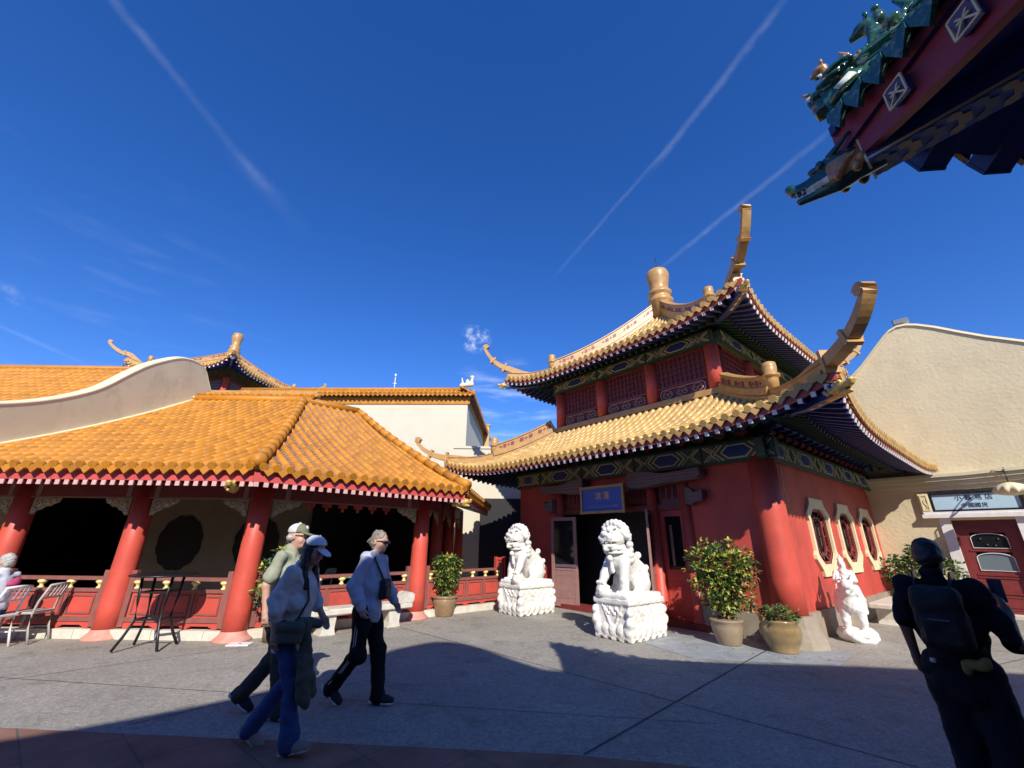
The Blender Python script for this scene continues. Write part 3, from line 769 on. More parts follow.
# curved bracket beams (cloud boards) projecting over the door sides
def cloud_board(x0, x1, z, d=.32, flip=1):
    mb = MB(); L = x1 - x0; poly = [(0, 0), (.12, -.05), (L * .35, -.03), (L * .5, .02), (L * .8, .03), (L * .96, .06), (L, .12), (L, .24), (L * .97, .27), (L * .75, .23), (L * .5, .22), (L * .36, .28), (L * .2, .32), (0, .33)]
    if flip < 0: poly = [(L - x, y) for x, y in reversed(poly)]
    mb.prism(poly, (x0, -.02, z), (1, 0, 0), (0, 0, 1), d)
    for k in range(3):
        P2 = [(x0 + p[0], -.02 - d - .003, z + .03 + .075 * k + .35 * p[1] * .3) for p in poly[:7]]
        if flip < 0: P2 = [(x0 + p[0], -.02 - d - .003, z + .05 + .075 * k) for p in poly[7:]]
        mb.tube(P2, .009, 1, 4, up=(0, 1, 0))
    mb.build('cloud_board', [m_mauve_d, m_mauve], gate)
m_mauve_d = mat('dusky_mauve_paint', (.13, .085, .10), .55, var=.15, nscale=6)
cloud_board(-2.95, -1.15, 2.86); cloud_board(-5.95, -4.35, 2.86, flip=-1); cloud_board(-1.6, -1.22, 2.42, .2); cloud_board(-5.95, -5.6, 2.42, .2, -1)
# door leaves and side panel
def leaf(root, w, h, lower=.95, m=m_mauve, glass=True, name='door'):
    mb = MB(); t = .05
    mb.bb(0, .09, 0, t, 0, h); mb.bb(w - .09, w, 0, t, 0, h)
    for z0, z1 in ((0, .09), (lower - .09, lower + .05), (h - .09, h)): mb.bb(.09, w - .09, 0, t, z0, z1)
    mb.bb(.09, w - .09, .012, t - .012, .09, lower - .09)
    mb.ring([(.14, .2), (w - .14, .2), (w - .14, lower - .2), (.14, lower - .2)], [(.165, .225), (w - .165, .225), (w - .165, lower - .225), (.165, lower - .225)], (0, .012, 0), (1, 0, 0), (0, 0, 1), .006)
    mb.beam((.14, -.01, lower + .02), (w - .02, -.01, lower + .02), .03, .07, 1)
    d = mb.build(name, [m, m_mauve_d], root)
    g = MB(); g.bb(.09, w - .09, .02, .03, lower + .05, h - .09); g.build('pane', m_glassd, d)
    return d
d = leaf(gate, .78, 2.2); d.location = (-5.66, -.22, .05); d.rotation_euler = (0, 0, R(14))
d = leaf(gate, .78, 2.2); d.location = (-2.72, .06, .11); d.rotation_euler = (0, 0, R(-62))
mb = MB()
mb.bb(-2.45, -1.84, .10, .16, .11, 1.08); mb.bb(-2.45, -2.34, .10, .16, 1.08, 2.32); mb.bb(-1.95, -1.84, .10, .16, 1.08, 2.32); mb.bb(-2.34, -1.95, .1, .16, 2.18, 2.32)
mb.ring([(-2.40, .2), (-1.9, .2), (-1.9, .72), (-2.40, .72)], [(-2.38, .22), (-1.92, .22), (-1.92, .70), (-2.38, .70)], (0, .10, 0), (1, 0, 0), (0, 0, 1), .012)
mb.bb(-2.45, -1.84, .085, .1, .78, .82)
sp = mb.build('side_panel', m_red, gate)
mb = MB(); mb.bb(-2.34, -1.95, .14, .15, 1.08, 2.18); mb.build('pane', m_glassd, sp)
mb = MB(); mb.bb(-2.25, -2.19, .122, .128, 1.15, 2.0); mb.build('notice_strip', m_mauve, sp)

# plaque above the door
plaq = thing('plaque', 'blue plaque with gold characters and gilt frame above the gatehouse door', 'sign', GW(-3.66, -.42, 2.28), GRZ)
mb = MB(); W, Hh = 1.34, .66
mb.ring([(-W / 2, 0), (W / 2, 0), (W / 2, Hh), (-W / 2, Hh)], [(-W / 2 + .06, .06), (W / 2 - .06, .06), (W / 2 - .06, Hh - .06), (-W / 2 + .06, Hh - .06)], (0, 0, 0), (1, 0, 0), (0, 0, 1), .05)
for x in (-W / 2 - .01, W / 2 - .07):
    for z in (-.01, Hh - .07): mb.bb(x, x + .08, -.056, -.02, z, z + .08)
mb.build('frame', mat('worn_gilt', (.36, .25, .12), .45, metal=.2, var=.2, nscale=10), plaq)
mb = MB(); mb.bb(-W / 2 + .06, W / 2 - .06, -.02, 0, .06, Hh - .06); mb.build('panel', mat('plaque_blue', (.02, .10, .42), .35, var=.06), plaq)
MX = Matrix.Rotation(PI / 2, 4, 'X')
font('鴻 蓮', 'lettering', Matrix.Translation((0.02, -.023, .40)) @ MX, .20, m_gold, plaq)
font('莲 花 阁 · LOTUS HALL', 'lettering', Matrix.Translation((0.02, -.023, .15)) @ MX, .06, m_gold, plaq) if False else None
mb = MB(); mb.bb(-.45, .45, -.024, -.02, .150, .165); mb.bb(.36, .46, -.0245, -.02, .14, .18)
mb.build('underline', mat('faded_gold', (.22, .25, .22), .5), plaq)
plaq.rotation_euler = (R(9), 0, GRZ) if False else (0, 0, GRZ)
# ------------------------------------------------------------------ pavilion (open gallery on the left), world coordinates, root at PO
PO = V((-4.69, 8.2, 0))
pav = thing('gallery_pavilion', 'open gallery with amber tiled roof, red round columns and low red railings at left', 'pavilion', PO)
def dirv(az): return V((math.sin(R(az)), math.cos(R(az)), 0))
C0, C1, C2, C3 = V((-9.15, 8.25, 0)), V((-6.92, 8.25, 0)), V((-4.69, 8.2, 0)), V((-2.11, 10.54, 0))
dB = dirv(47.8); dC = dirv(3)
CC = [C3 + dC * 1.75 * k for k in (1, 2, 3)]
NA, NB, NC = V((0, 1, 0)), dirv(47.8 - 90), dirv(-87)
def col(p, r=.18, h=2.62, flare=.31):
    c = MB(PO); k = r / .2
    c.lathe(p, [(r * 1.12, .09), (r * 1.10, .5), (r * 1.02, 1.4), (r * .92, h)], 26)
    o = c.build('column', m_redcol, pav)
    f = MB(PO); f.lathe(p, [(flare, 0), (flare * .97, .02), (flare * .82, .06), (flare * .70, .10), (r * 1.14, .14), (r * 1.1, .15)], 26); f.build('column_foot', m_pinkf, o)
for p in (C0, C1, C2, C3): col(p)
for p in CC: col(p, .155, flare=.24)
# roof patches
zA = lambda u, d: 2.74 + .40 * d + .0195 * d * d
zB = lambda u, d: 2.74 + .39 * d + .0182 * d * d
zC = lambda u, d: 2.74 + .575 * d + .020 * d * d
KA = V((-4.27, 7.1, 0)); KB = V((-1.04, 10.03, 0)); lenB = (KB - KA).length; dB2 = (KB - KA).normalized(); NB2 = V((-dB2.y, dB2.x, 0))
mt, mp = MB(PO), MB(PO)
xl = -10.25
roof_patch(mt, mp, KA, V((-1, 0, 0)), NA, 0.05, -4.27 - xl, lambda u: min(5.9, u * 5.9 / 2.5), zA, pitch=.222, r=.066, tl=.3)
roof_patch(mt, mp, KA, dB2, NB2, 0.08, lenB - .05, lambda u: max(0, min(6.06, u * 6.06 / 2.09, (lenB - u) * 6.06 / .42)), zB, pitch=.222, r=.066, tl=.3)
roof_patch(mt, mp, KB, dC, NC, 0.05, 5.4, lambda u: min(4.57, u * 4.57 / 3.98), zC, pitch=.222, r=.066, tl=.3)
proof = mt.build('roof', m_tile, pav); mp.build('pan_tiles', m_pan, proof)
# hips and ridges
mb = MB(PO)
def hipline(a, b, za, zb, n, r, sag=.12):
    L = []
    for i in range(n + 1):
        t = i / n; p = V(a).lerp(V(b), t); L.append(V((p.x, p.y, za + (zb - za) * t - sag * 4 * t * (1 - t) * .5)))
    for i in range(n):
        p, q = L[i], L[i + 1]; d = (q - p)
        mb.tube([p + V((0, 0, .05)) - d * .12, q + V((0, 0, .03))], r, 0, 8, scale=[1.15, .85])
hipline(KA + V((.0, .0, 0)), (-6.77, 13, 0), 2.79, 5.82, 15, .12, .30)
hipline(KB, (-5.4, 14.24, 0), 2.79, 5.82, 14, .11, .30)
mb.tube([(xl, 13, 5.84), (-6.77, 13, 5.84)], .13, 0, 8); mb.tube([(-6.77, 13, 5.84), (-5.4, 14.24, 5.84)], .13, 0, 8); mb.tube([(-5.4, 14.24, 5.82), tuple(KB + dC * 5.4 + NC * 4.57 + V((0, 0, 5.78)))], .12, 0, 8)
mb.build('ridge_tiles', m_tile, proof)
# ridge band behind (raised ridge wall with tile fringe)
mt, mp = MB(PO), MB(PO)
roof_patch(mt, mp, (xl, 13.1, 0), V((1, 0, 0)), NA, 0, 3.75, lambda u: .5, lambda u, d: 5.98 + .5 * d, pitch=.2, r=.07, tl=.25)
o = mt.build('upper_ridge', m_tile, pav); mp.build('pan_tiles', m_tile, o)
mb = MB(PO); mb.bb(xl, -6.5, 13.18, 13.5, 5.4, 5.96); mb.bb(xl, -6.6, 13.5, 13.75, 6.0, 6.32); mb.build('ridge_wall', m_ochre, pav)
# fascia, rafter ends, soffit
def eaves(P0, A, N, L, z0=2.68):
    mb = MB(PO)
    mb.beam(P0 + N * .06 + V((0, 0, z0 - .085)), P0 + A * L + N * .06 + V((0, 0, z0 - .085)), .045, .175, 0)
    n = int(L / .155)
    for i in range(n + 1):
        p = P0 + A * (.06 + (L - .12) * i / n)
        a, b = p + N * .05 + V((0, 0, z0 - .215)), p + N * 1.5 + V((0, 0, z0 - .215 + .42))
        mb.beam(a, b, .07, .075, 1); mb.beam(a - N * .012, a + N * .004, .074, .078, 2)
    q = [P0 + N * .08 + V((0, 0, z0 - .16)), P0 + A * L + N * .08 + V((0, 0, z0 - .16)), P0 + A * L + N * 1.6 + V((0, 0, z0 + .30)), P0 + N * 1.6 + V((0, 0, z0 + .30))]
    mb.add(q, [(0, 1, 2, 3)], 1)
    mb.build('eaves', [m_fascia, m_dred2, m_pinkw], pav)
eaves(V((xl, 7.12, 0)), V((1, 0, 0)), NA, -4.27 - xl)
eaves(KA, dB2, NB2, lenB); eaves(KB, dC, NC, 5.4)
for (a, r_, nm) in ((C2 + V((.02, -1.02, 2.42)), R(-69), 'dragon_head'), (C3 + V((1.0, -.42, 2.44)), R(-25), 'dragon_head')):
    gold_dragon(nm, pav, a - PO, r_, .8, m_gold, .012)
# beams between columns, spandrels
def bay_parts(a, b, N, wide=True, panels=2, rail=True, kerb=True, beam=True):
    A = (b - a).normalized(); L = (b - a).length
    if not beam: return rail_parts(a, b, N, A, L, rail, kerb)
    mb = MB(PO)
    mb.beam(a + V((0, 0, 2.43)), b + V((0, 0, 2.43)), .16, .26, 0); mb.beam(a + V((0, 0, 2.61)), b + V((0, 0, 2.61)), .22, .10, 0)
    for t in (.12, .88):
        p = a + A * L * t - N * .083; mb.beam(p + V((0, 0, 2.31)), p + V((0, 0, 2.56)), .09, .012, 1, up=N)
    mb.beam(a - N * .083 + V((0, 0, 2.31)), b - N * .083 + V((0, 0, 2.31)), .012, .02, 1)
    mb.build('beam', [m_dred, m_mauve], pav)
    for s_ in (0, 1):
        o = (a + A * .2) if s_ == 0 else (b - A * .2); ax = A if s_ == 0 else -A
        w, h = min(.5, L * .28), .30
        mb = MB(PO)
        poly = [(0, 0), (w, 0), (w * .93, -h * .28), (w * .78, -h * .36), (w * .66, -h * .52), (w * .48, -h * .54), (w * .36, -h * .72), (w * .2, -h * .78), (w * .13, -h), (0, -h)]
        poly = [(x, y + 2.295) for x, y in poly]
        if s_ == 0: poly = poly[::-1]
        oo = o - N * .03
        vs = [oo + ax * x + V((0, 0, z)) for x, z in poly] + [oo + ax * x + V((0, 0, z)) - N * .03 for x, z in poly]; k = len(poly)
        mb.add(vs, [list(range(k)), list(range(2 * k - 1, k - 1, -1))] + [(q, (q + 1) % k, k + (q + 1) % k, k + q) for q in range(k)], 0)
        for (cx, cz, r_) in ((.12, -.10, .07), (.27, -.09, .055), (.40, -.055, .04), (.07, -.22, .05)):
            Lp = []
            for q in range(12):
                t = q / 11; rr = r_ * (1 - .75 * t); an = t * 9 + cx * 20
                Lp.append(oo - N * .036 + ax * (cx * w / .5 + rr * math.cos(an)) + V((0, 0, 2.295 + cz + rr * math.sin(an))))
            mb.tube(Lp, .012, 1, 5, up=N)
        mb.build('spandrel', [m_spd, m_cream2], pav)
    rail_parts(a, b, N, A, L, rail, kerb)
def rail_parts(a, b, N, A, L, rail, kerb):
    if rail:
        a2 = a + A * .2; b2 = b - A * .2; L2 = (b2 - a2).length; X = lambda x, z, n=0.: a2 + A * x + V((0, 0, z)) + N * n
        root = MB(PO); mb = root
        mb.beam(X(0, .925), X(L2, .925), .075, .06, 0); mb.beam(X(0, .735), X(L2, .735), .085, .055, 1)
        mb.beam(X(0, .285), X(L2, .285), .085, .07, 1)
        for x in (.045, L2 - .045): mb.beam(X(x, .17), X(x, 1.06), .09, .09, 1, up=N)
        npan = max(2, int(round(L2 / .62)))
        for i in range(npan):
            x0, x1 = .09 + (L2 - .18) * i / npan, .09 + (L2 - .18) * (i + 1) / npan
            mb.beam(X(x1, .3), X(x1, .72), .05, .07, 1, up=N)
            xm = (x0 + x1) / 2; mb.beam(X(xm, .31), X(xm, .71), x1 - x0 - .03, .025, 2, up=N)
            fr = [(x0 + .055, .36), (x1 - .055, .36), (x1 - .055, .665), (x0 + .055, .665)]; fi = [(x0 + .08, .385), (x1 - .08, .385), (x1 - .08, .64), (x0 + .08, .64)]
            vs = [X(*q, -.018) for q in fr] + [X(*q, -.018) for q in fi] + [X(*q, -.03) for q in fr] + [X(*q, -.03) for q in fi]
            fs = []
            for q in range(4):
                j = (q + 1) % 4; fs += [(8 + q, 8 + j, 12 + j, 12 + q), (q, j, 8 + j, 8 + q), (4 + j, 4 + q, 12 + q, 12 + j)]
            mb.add(vs, fs, 1)
        # scalloped skirt + feet
        mb.beam(X(0, .225), X(L2, .225), .05, .06, 2)
        for x in np.linspace(.15, L2 - .15, npan + 1): mb.beam(X(x - .09, .195), X(x + .09, .195), .06, .035, 2); mb.beam(X(x - .05, .165), X(x + .05, .165), .06, .03, 2)
        r_ = mb.build('railing', [m_brown, m_brown, m_red], pav)
        nb = max(3, int(round(L2 / .42)))
        for i in range(nb):
            x = .14 + (L2 - .28) * i / (nb - 1); v = MB(PO)
            v.lathe(X(x, .762), [(.045, 0), (.05, .015), (.028, .035), (.03, .06), (.055, .085), (.075, .105), (.06, .13), (.04, .135)], 10, 0)
            v.build('baluster', m_gold2, r_)
    if kerb:
        mb = MB(PO); n = max(2, int(L / .42))
        for i in range(n):
            p = a + A * (L * (i + .5) / n) + N * .06; mb.beam(p - A * (L / n / 2 - .004) + V((0, 0, .07)), p + A * (L / n / 2 - .004) + V((0, 0, .07)), .34, .145)
        mb.build('kerb', m_kerb, pav)
m_spd = mat('dull_cream_wood', (.33, .26, .16), .6, var=.15, nscale=9); m_cream2 = mat('carving_cream', (.52, .44, .30), .6, var=.15, nscale=9)
m_gold2 = mat('yellow_gold_vase', (.80, .66, .26), .4, var=.15, nscale=12)
bay_parts(C0 + V((-2.2, 0, 0)), C0, NA); bay_parts(C0, C1, NA); bay_parts(C1, C2, NA); bay_parts(C2, C3, NB)
prev = C3
for p in CC: bay_parts(prev, p, NC, rail=False); prev = p
bay_parts(C3, C3 + dB * 2.75, NB, beam=False)
# floor, ceiling, inner wall, added black shade walls
mb = MB(PO)
poly = [(-13.0, 8.32), (-4.75, 8.32), (-2.2, 10.62), (-1.95, 15.85), (-13.0, 15.85)]
mb.prism(poly, (0, 0, .0), (1, 0, 0), (0, 1, 0), .12); mb.build('raised_floor', m_stone, pav)
mb = MB(PO); mb.prism([(x, y) for x, y in poly], (0, 0, 2.66), (1, 0, 0), (0, 1, 0), .04); mb.build('ceiling', m_dred2, pav)
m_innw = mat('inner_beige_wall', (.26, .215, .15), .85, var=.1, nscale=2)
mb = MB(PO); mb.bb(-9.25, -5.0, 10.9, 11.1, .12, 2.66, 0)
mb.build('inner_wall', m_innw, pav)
mb = MB(PO); mb.bb(-12.8, -1.98, 15.4, 15.6, .12, 2.66); mb.bb(-13.0, -12.8, 8.4, 15.6, .12, 2.66); mb.bb(-12.8, -10.62, 8.5, 8.6, .12, 2.66); mb.bb(-5.2, -5.0, 11.1, 15.4, .12, 2.66); mb.build('shade_wall', m_dark, pav)  # black walls added to block sun and keep the gallery bays dark
mb = MB(PO)
sc = []
for k in range(48):
    t = 2 * PI * k / 48; r_ = .60 + .035 * abs(math.sin(t * 6)); sc.append((-8.0 + r_ * .86 * math.cos(t), 1.5 + r_ * math.sin(t)))
mb.prism(sc, (0, 10.895, 0), (1, 0, 0), (0, 0, 1), .02); w = mb.build('round_window', m_dark, pav)
mb = MB(PO)
mb.prism([(x + 1.85, y) for x, y in sc], (0, 10.895, 0), (1, 0, 0), (0, 0, 1), .02); mb.build('round_window', m_dark, pav); mb = MB(PO)
# hanging red lanterns fringe in the B bay
for k in range(7):
    p = C2.lerp(C3, .2 + k * .1) + NB * .5; mb.beam(p + V((0, 0, 2.3)) - dB * .1, p + V((0, 0, 2.3)) + dB * .1, .02, .09); mb.beam(p + V((0, 0, 2.22)) - dB * .03, p + V((0, 0, 2.22)) + dB * .03, .02, .09)
mb.beam(C2.lerp(C3, .15) + NB * .5 + V((0, 0, 2.34)), C2.lerp(C3, .85) + NB * .5 + V((0, 0, 2.34)), .025, .03); mb.build('valance', m_red, pav)
# lattice screen at the end of gallery, seen past the left lion
scr = thing('lattice_screen', 'small red slatted screen behind the left marble lion at the gallery end', 'screen', (-.27, 12.35, 0), R(45))
mb = MB(); mb.bb(-.17, .17, 0, .06, 0, .12)
for x in (-.17, .12): mb.bb(x, x + .06, -.03, .05, .0, 1.22)
for k in range(10): mb.bb(-.11, .12, -.01, .02, .15 + k * .11, .20 + k * .11)
mb.bb(-.11, .12, .021, .03, .1, 1.2)
mb.build('slats', m_red, scr)
# green table inside the gallery
gt = thing('cafe_table', 'green topped table inside the dark gallery behind the railing', 'table', (-3.55, 10.6, .12), 0)
mb = MB(); mb.lathe((0, 0, .70), [(.55, 0), (.56, .02), (.55, .04)], 28); mb.build('table_top', mat('green_top', (.02, .30, .08), .35), gt)
mb = MB(); mb.lathe((0, 0, 0), [(.25, 0), (.25, .02), (.03, .05), (.03, .7)], 14); mb.build('pedestal', m_black, gt)

# ------------------------------------------------------------------ curved gable wall on the left
gwl = thing('gable_wall', 'beige plastered firewall with sweeping curved top rising through the amber roof', 'wall', (-10.5, 11, 0))
prof0 = [(6.6, 3.80), (7.3, 3.87), (8.05, 4.06), (9, 4.47), (9.9, 5.04), (10.6, 5.75), (11.05, 6.18), (11.6, 6.58), (12.1, 6.86), (12.7, 6.98), (13.1, 6.88), (13.35, 6.6), (13.7, 6.1), (14.1, 5.0)]
prof = [(p.y, p.z) for p in smooth([(0, y, z) for y, z in prof0], 3)]
mb = MB((-10.5, 11, 0)); mb.prism([(6.6, 0), (9.5, 0), (9.5, 2.75), (14.1, 2.75)] + prof[::-1], (-10.6, 0, 0), (0, 1, 0), (0, 0, 1), .3); mb.build('wall', m_beige, gwl)
mb = MB((-10.5, 11, 0)); mb.sweep(smooth([(-10.45, y, z + .01) for y, z in prof], 3), [(.165 * math.cos(k * PI / 6), .06 * math.sin(k * PI / 6)) for k in range(12)], 0, True); mb.build('coping', m_cream, gwl)
mb = MB((-10.5, 11, 0)); L = [(-10.27, y, zA(0, y - 7.1) + .04) for y in np.linspace(7.3, 12.9, 16)]; mb.tube(L, .05); mb.tube([(-10.27, 12.9, 5.86), (-10.27, 13.7, 5.86)], .04); mb.build('flashing', m_cream, gwl)

# hall with amber roof beyond the firewall
hall = thing('rear_hall', 'long amber tiled hall roof beyond the curved beige firewall', 'hall', (-18, 16, 0))
mt, mp = MB((-18, 16, 0)), MB((-18, 16, 0))
roof_patch(mt, mp, (-30, 9.5, 0), V((1, 0, 0)), NA, 0, 17.0, lambda u: 6.0, lambda u, d: 4.3 + .45 * d + .022 * d * d, pitch=.27, r=.09, tl=.42, seg=4, drip=False)
ro = mt.build('roof', m_tile, hall); mp.build('pan_tiles', m_pan, ro)
mb = MB((-18, 16, 0)); mb.tube([(-30, 15.5, 7.85), (-13, 15.5, 7.85)], .14); mb.build('ridge_tiles', m_tile, ro)
mb = MB((-18, 16, 0)); mb.bb(-30, -13.1, 10.2, 19, 0, 4.4); mb.add([(-30, 10, 4.4), (-13.1, 10, 4.4), (-13.1, 15.5, 7.6), (-30, 15.5, 7.6), (-30, 21, 4.4), (-13.1, 21, 4.4)], [(0, 1, 2, 3), (3, 2, 5, 4), (1, 5, 2), (0, 3, 4)]); mb.build('wall', m_beige, hall)

# ------------------------------------------------------------------ distant pagoda
pg = thing('distant_pagoda', 'small gold roofed pagoda with vase finial rising behind the amber roofs', 'pagoda', (-18.3, 25.2, 0), R(-9))
mb = MB(); mb.bb(-2.1, 2.1, -2.1, 2.1, 0, 10.3); mb.build('wall', m_dred2, pg)
zp = lambda d: 10.6 + .36 * d + .07 * d * d
mt, mp, me_, ms, zfp, dmp = pagoda_roof(pg, 2.1, 3.4, 0, 0, zp, .55, .14, 3.4, m_gtile, m_gpan, .22, .9)
pr = mt.build('roof', m_gtile, pg); mp.build('pan_tiles', m_gpan, pr); me_.build('eaves', [m_soffit, m_wpaint, m_dred, m_dgreen, m_fred], pr); ms.build('soffit', m_soffit, pr)
for diag in ((1, -1), (-1, -1), (-1, 1), (1, 1)):
    hip_parts(pr, 3.4, .14, zfp, 3.35, diag, (0, 0), .22, .32, .8, [(3.4, 11.15), (3.5, 11.12), (3.55, 11.12), (3.6, 11.15)] if diag == (1, -1) else [(3.4, 11.5), (3.7, 11.56), (3.95, 11.75), (4.15, 12.0)], [.25, .2, .16, .12], .12, [(.1, .3), (.4, .6), (.7, .9)], [(2.6, .3)])
mb = MB(); mb.lathe((0, 0, 12.55), [(.5, 0), (.42, .25), (.32, .42), (.4, .5), (.28, .68), (.32, .85), (.22, .95), (.28, 1.25), (.34, 1.55), (.28, 1.8), (.1, 1.85)], 18); mb.build('finial', m_ochre, pr)
for x in (-2.08, 0, 2.08):
    c = MB(); c.lathe((x, -2.12, 0), [(.17, 7), (.17, 10.3)], 12); c.build('column', m_redcol, pg)
mb = MB()
for k in range(7): mb.bb(-1.8, -.25, -2.14, -2.11, 9.0 + k * .17, 9.1 + k * .17); mb.bb(.25, 1.8, -2.14, -2.11, 9.0 + k * .17, 9.1 + k * .17); mb.bb(2.11, 2.14, -1.8, 1.8, 9.0 + k * .17, 9.1 + k * .17)
mb.build('louvre', m_mauve_d, pg)
# ridge statuettes near the pagoda's lower corner
ac = (-12.6, 22.5, 0)

# ------------------------------------------------------------------ white building with tiled parapet
WB = V((-2.2, 20, 0)); wb = thing('white_building', 'white rendered block with amber tiled parapet behind the gallery roof', 'building', WB, R(-2))
mb = MB(); mb.bb(-12, 0, 0, 10, 0, 8.0); mb.build('wall', m_white, wb)
mb = MB(); mb.bb(-12, .03, -.035, 0, 7.98, 8.42); mb.bb(0, .035, -.03, 10, 7.98, 8.42)
for i in range(58): mb.bb(-12 + i * .21, -11.86 + i * .21, -.05, -.03, 8.0, 8.40)
mb.build('tile_band', m_tile, wb)
mt, mp = MB(), MB()
roof_patch(mt, mp, (-12, -.28, 0), V((1, 0, 0)), NA, 0, 12.25, lambda u: .7, lambda u, d: 8.46 + .55 * d, pitch=.23, r=.08, tl=.35)
roof_patch(mt, mp, (.28, -.25, 0), V((0, 1, 0)), V((-1, 0, 0)), 0, 10.2, lambda u: .7, lambda u, d: 8.46 + .55 * d, pitch=.23, r=.08, tl=.35)
mt.tube([(-12, .42, 8.92), (-.4, .42, 8.92)], .11); mt.tube([(-.42, .42, 8.92), (-.42, 10, 8.92)], .11)
ro = mt.build('parapet_roof', m_tile, wb); mp.build('pan_tiles', m_pan, ro)
mb = MB(); mb.bb(-12, .2, -.28, .2, 8.40, 8.44); mb.bb(-.2, .24, .2, 10, 8.40, 8.44); mb.build('soffit', m_dred2, ro)
f = SDF((-.35, -.15, -.1), (.35, .15, .6), .03)
f.cap((-.25, 0, .0), (.2, 0, .05), .1, .09, .05); f.cap((.15, 0, .05), (.22, 0, .35), .09, .05, .04); f.ell((.2, 0, .4), (.1, .07, .07), .03); f.cap((-.2, 0, .05), (-.25, 0, .35), .05, .03, .03); f.ell((0, 0, .18), (.08, .06, .12), .03)
f.mesh('roof_beast', m_cream, wb, T=Matrix.Translation((-.05, -.1, 8.95)) @ Matrix.Scale(1.15, 4))
mb = MB(); mb.tube([(-4.2, 1.2, 8.6), (-4.2, 1.2, 10.0)], .02); mb.tube([(-4.3, 1.2, 9.55), (-4.1, 1.2, 9.55)], .03); mb.lathe((-4.2, 1.2, 9.95), [(.05, 0), (.06, .1), (.03, .16)], 8); mb.build('antenna', m_wpaint, wb)
# small gold chimney block at the far end of the white wall
mb = MB(); mb.bb(.02, .4, 8.0, 8.4, 6.4, 9.0); mb.bb(-.03, .45, 7.95, 8.45, 9.0, 9.12); mb.build('chimney', m_gtile, wb)

# ------------------------------------------------------------------ cream building on the right (gable wall parallel with the gatehouse facade)
YB = GW(0, 7.85); yb = thing('cream_building', 'cream stuccoed building with rounded gable, sign and red door at right', 'building', YB, GRZ)
gp = [(-3.5, 0), (9.5, 0), (9.5, 4.6), (7.5, 5.15), (5.8, 5.75), (4.9, 6.2), (4.2, 6.75), (3.6, 7.12), (3.15, 7.44), (2.7, 7.78), (2.35, 8.0), (2.12, 8.10), (1.9, 8.12), (1.7, 8.04), (1.5, 7.86), (1.25, 7.6), (1.0, 7.33), (.78, 7.1), (.3, 6.7), (-.5, 6.2), (-1.6, 5.7), (-3.5, 5.2)]
holes = (1.64, 2.82, 2.28)
mb = MB()
top = [p for p in gp if p[1] > 0]; top.sort(key=lambda p: p[0])
def zt(x):
    for a, b in zip(top[:-1], top[1:]):
        if a[0] <= x <= b[0]: return a[1] + (b[1] - a[1]) * (x - a[0]) / (b[0] - a[0])
    return top[-1][1]
L = [p for p in top if p[0] < 1.64] + [(1.64, zt(1.64))]; mb.prism([(-3.5, 0), (1.64, 0)] + L[::-1], (0, .5, 0), (1, 0, 0), (0, 0, 1), .5)
L = [(2.82, zt(2.82))] + [p for p in top if p[0] > 2.82]; mb.prism([(2.82, 0), (9.5, 0)] + L[::-1], (0, .5, 0), (1, 0, 0), (0, 0, 1), .5)
L = [(1.64, zt(1.64))] + [p for p in top if 1.64 < p[0] < 2.82] + [(2.82, zt(2.82))]; mb.prism([(1.64, 2.28), (2.82, 2.28)] + L[::-1], (0, .5, 0), (1, 0, 0), (0, 0, 1), .5)
mb.build('wall', m_stucco, yb)
mb = MB(); mb.prism([(x, z - .04) for x, z in gp if z > 0] + [(-3.5, 3), (9.5, 3)], (0, 8, 0), (1, 0, 0), (0, 0, 1), 7.49); mb.bb(-3.4, 9.4, .9, 7.9, 0, 3); mb.build('rear_block', m_stucco, yb)
# gable coping
mb = MB(); mb.sweep([(x, .25, z + .0) for x, z in top], [(-.29, -.03), (.29, -.03), (.27, .035), (-.27, .035)], 0); mb.build('coping', m_cream, yb)
# cornice
mb = MB()
cpts = [(-.0, 3.02), (2.2, 3.02), (4.2, 3.10), (6.5, 3.3), (9, 3.6)]
for (dy, z0, z1) in ((.34, .38, .46), (.28, .28, .38), (.20, .16, .28), (.12, .04, .16)):
    for a, b in zip(cpts[:-1], cpts[1:]):
        q = [(a[0], a[1]), (b[0], b[1])]
        vs = [V((x, y, z + dz)) for x, z in q for y in (0.02, -dy) for dz in (z0 - .0, z1)]
        mb.add(vs, [(0, 1, 3, 2), (4, 6, 7, 5), (0, 4, 5, 1), (2, 3, 7, 6), (0, 2, 6, 4), (1, 5, 7, 3)], 0)
mb.build('cornice', m_beige, yb)
# lintel shelf, scroll end, pilasters
mb = MB(); mb.bb(1.12, 3.6, -.16, .02, 2.34, 2.44); mb.bb(1.16, 3.56, -.12, .02, 2.44, 2.50); mb.build('lintel', m_wpaint, yb)
mb = MB(); mb.bb(1.14, 1.36, -.10, .0, 2.50, 3.0); mb.ring([(1.17, 2.54), (1.33, 2.54), (1.33, 2.96), (1.17, 2.96)], [(1.20, 2.57), (1.30, 2.57), (1.30, 2.93), (1.20, 2.93)], (0, -.1, 0), (1, 0, 0), (0, 0, 1), .015)
mb.tube([(1.25 + .03 * math.sin(k * .8), -.105, 2.6 + k * .03) for k in range(10)], .012)
mb.build('bracket_panel', m_cream, yb)
mb = MB(); mb.bb(3.12, 3.34, -.10, .0, 2.50, 3.0); mb.build('bracket_panel', m_cream, yb)
mb = MB(); mb.bb(1.42, 1.64, -.05, .02, 0, 2.34); mb.bb(2.82, 3.2, -.05, .02, 0, 2.34); mb.build('door_surround', m_wpaint, yb)
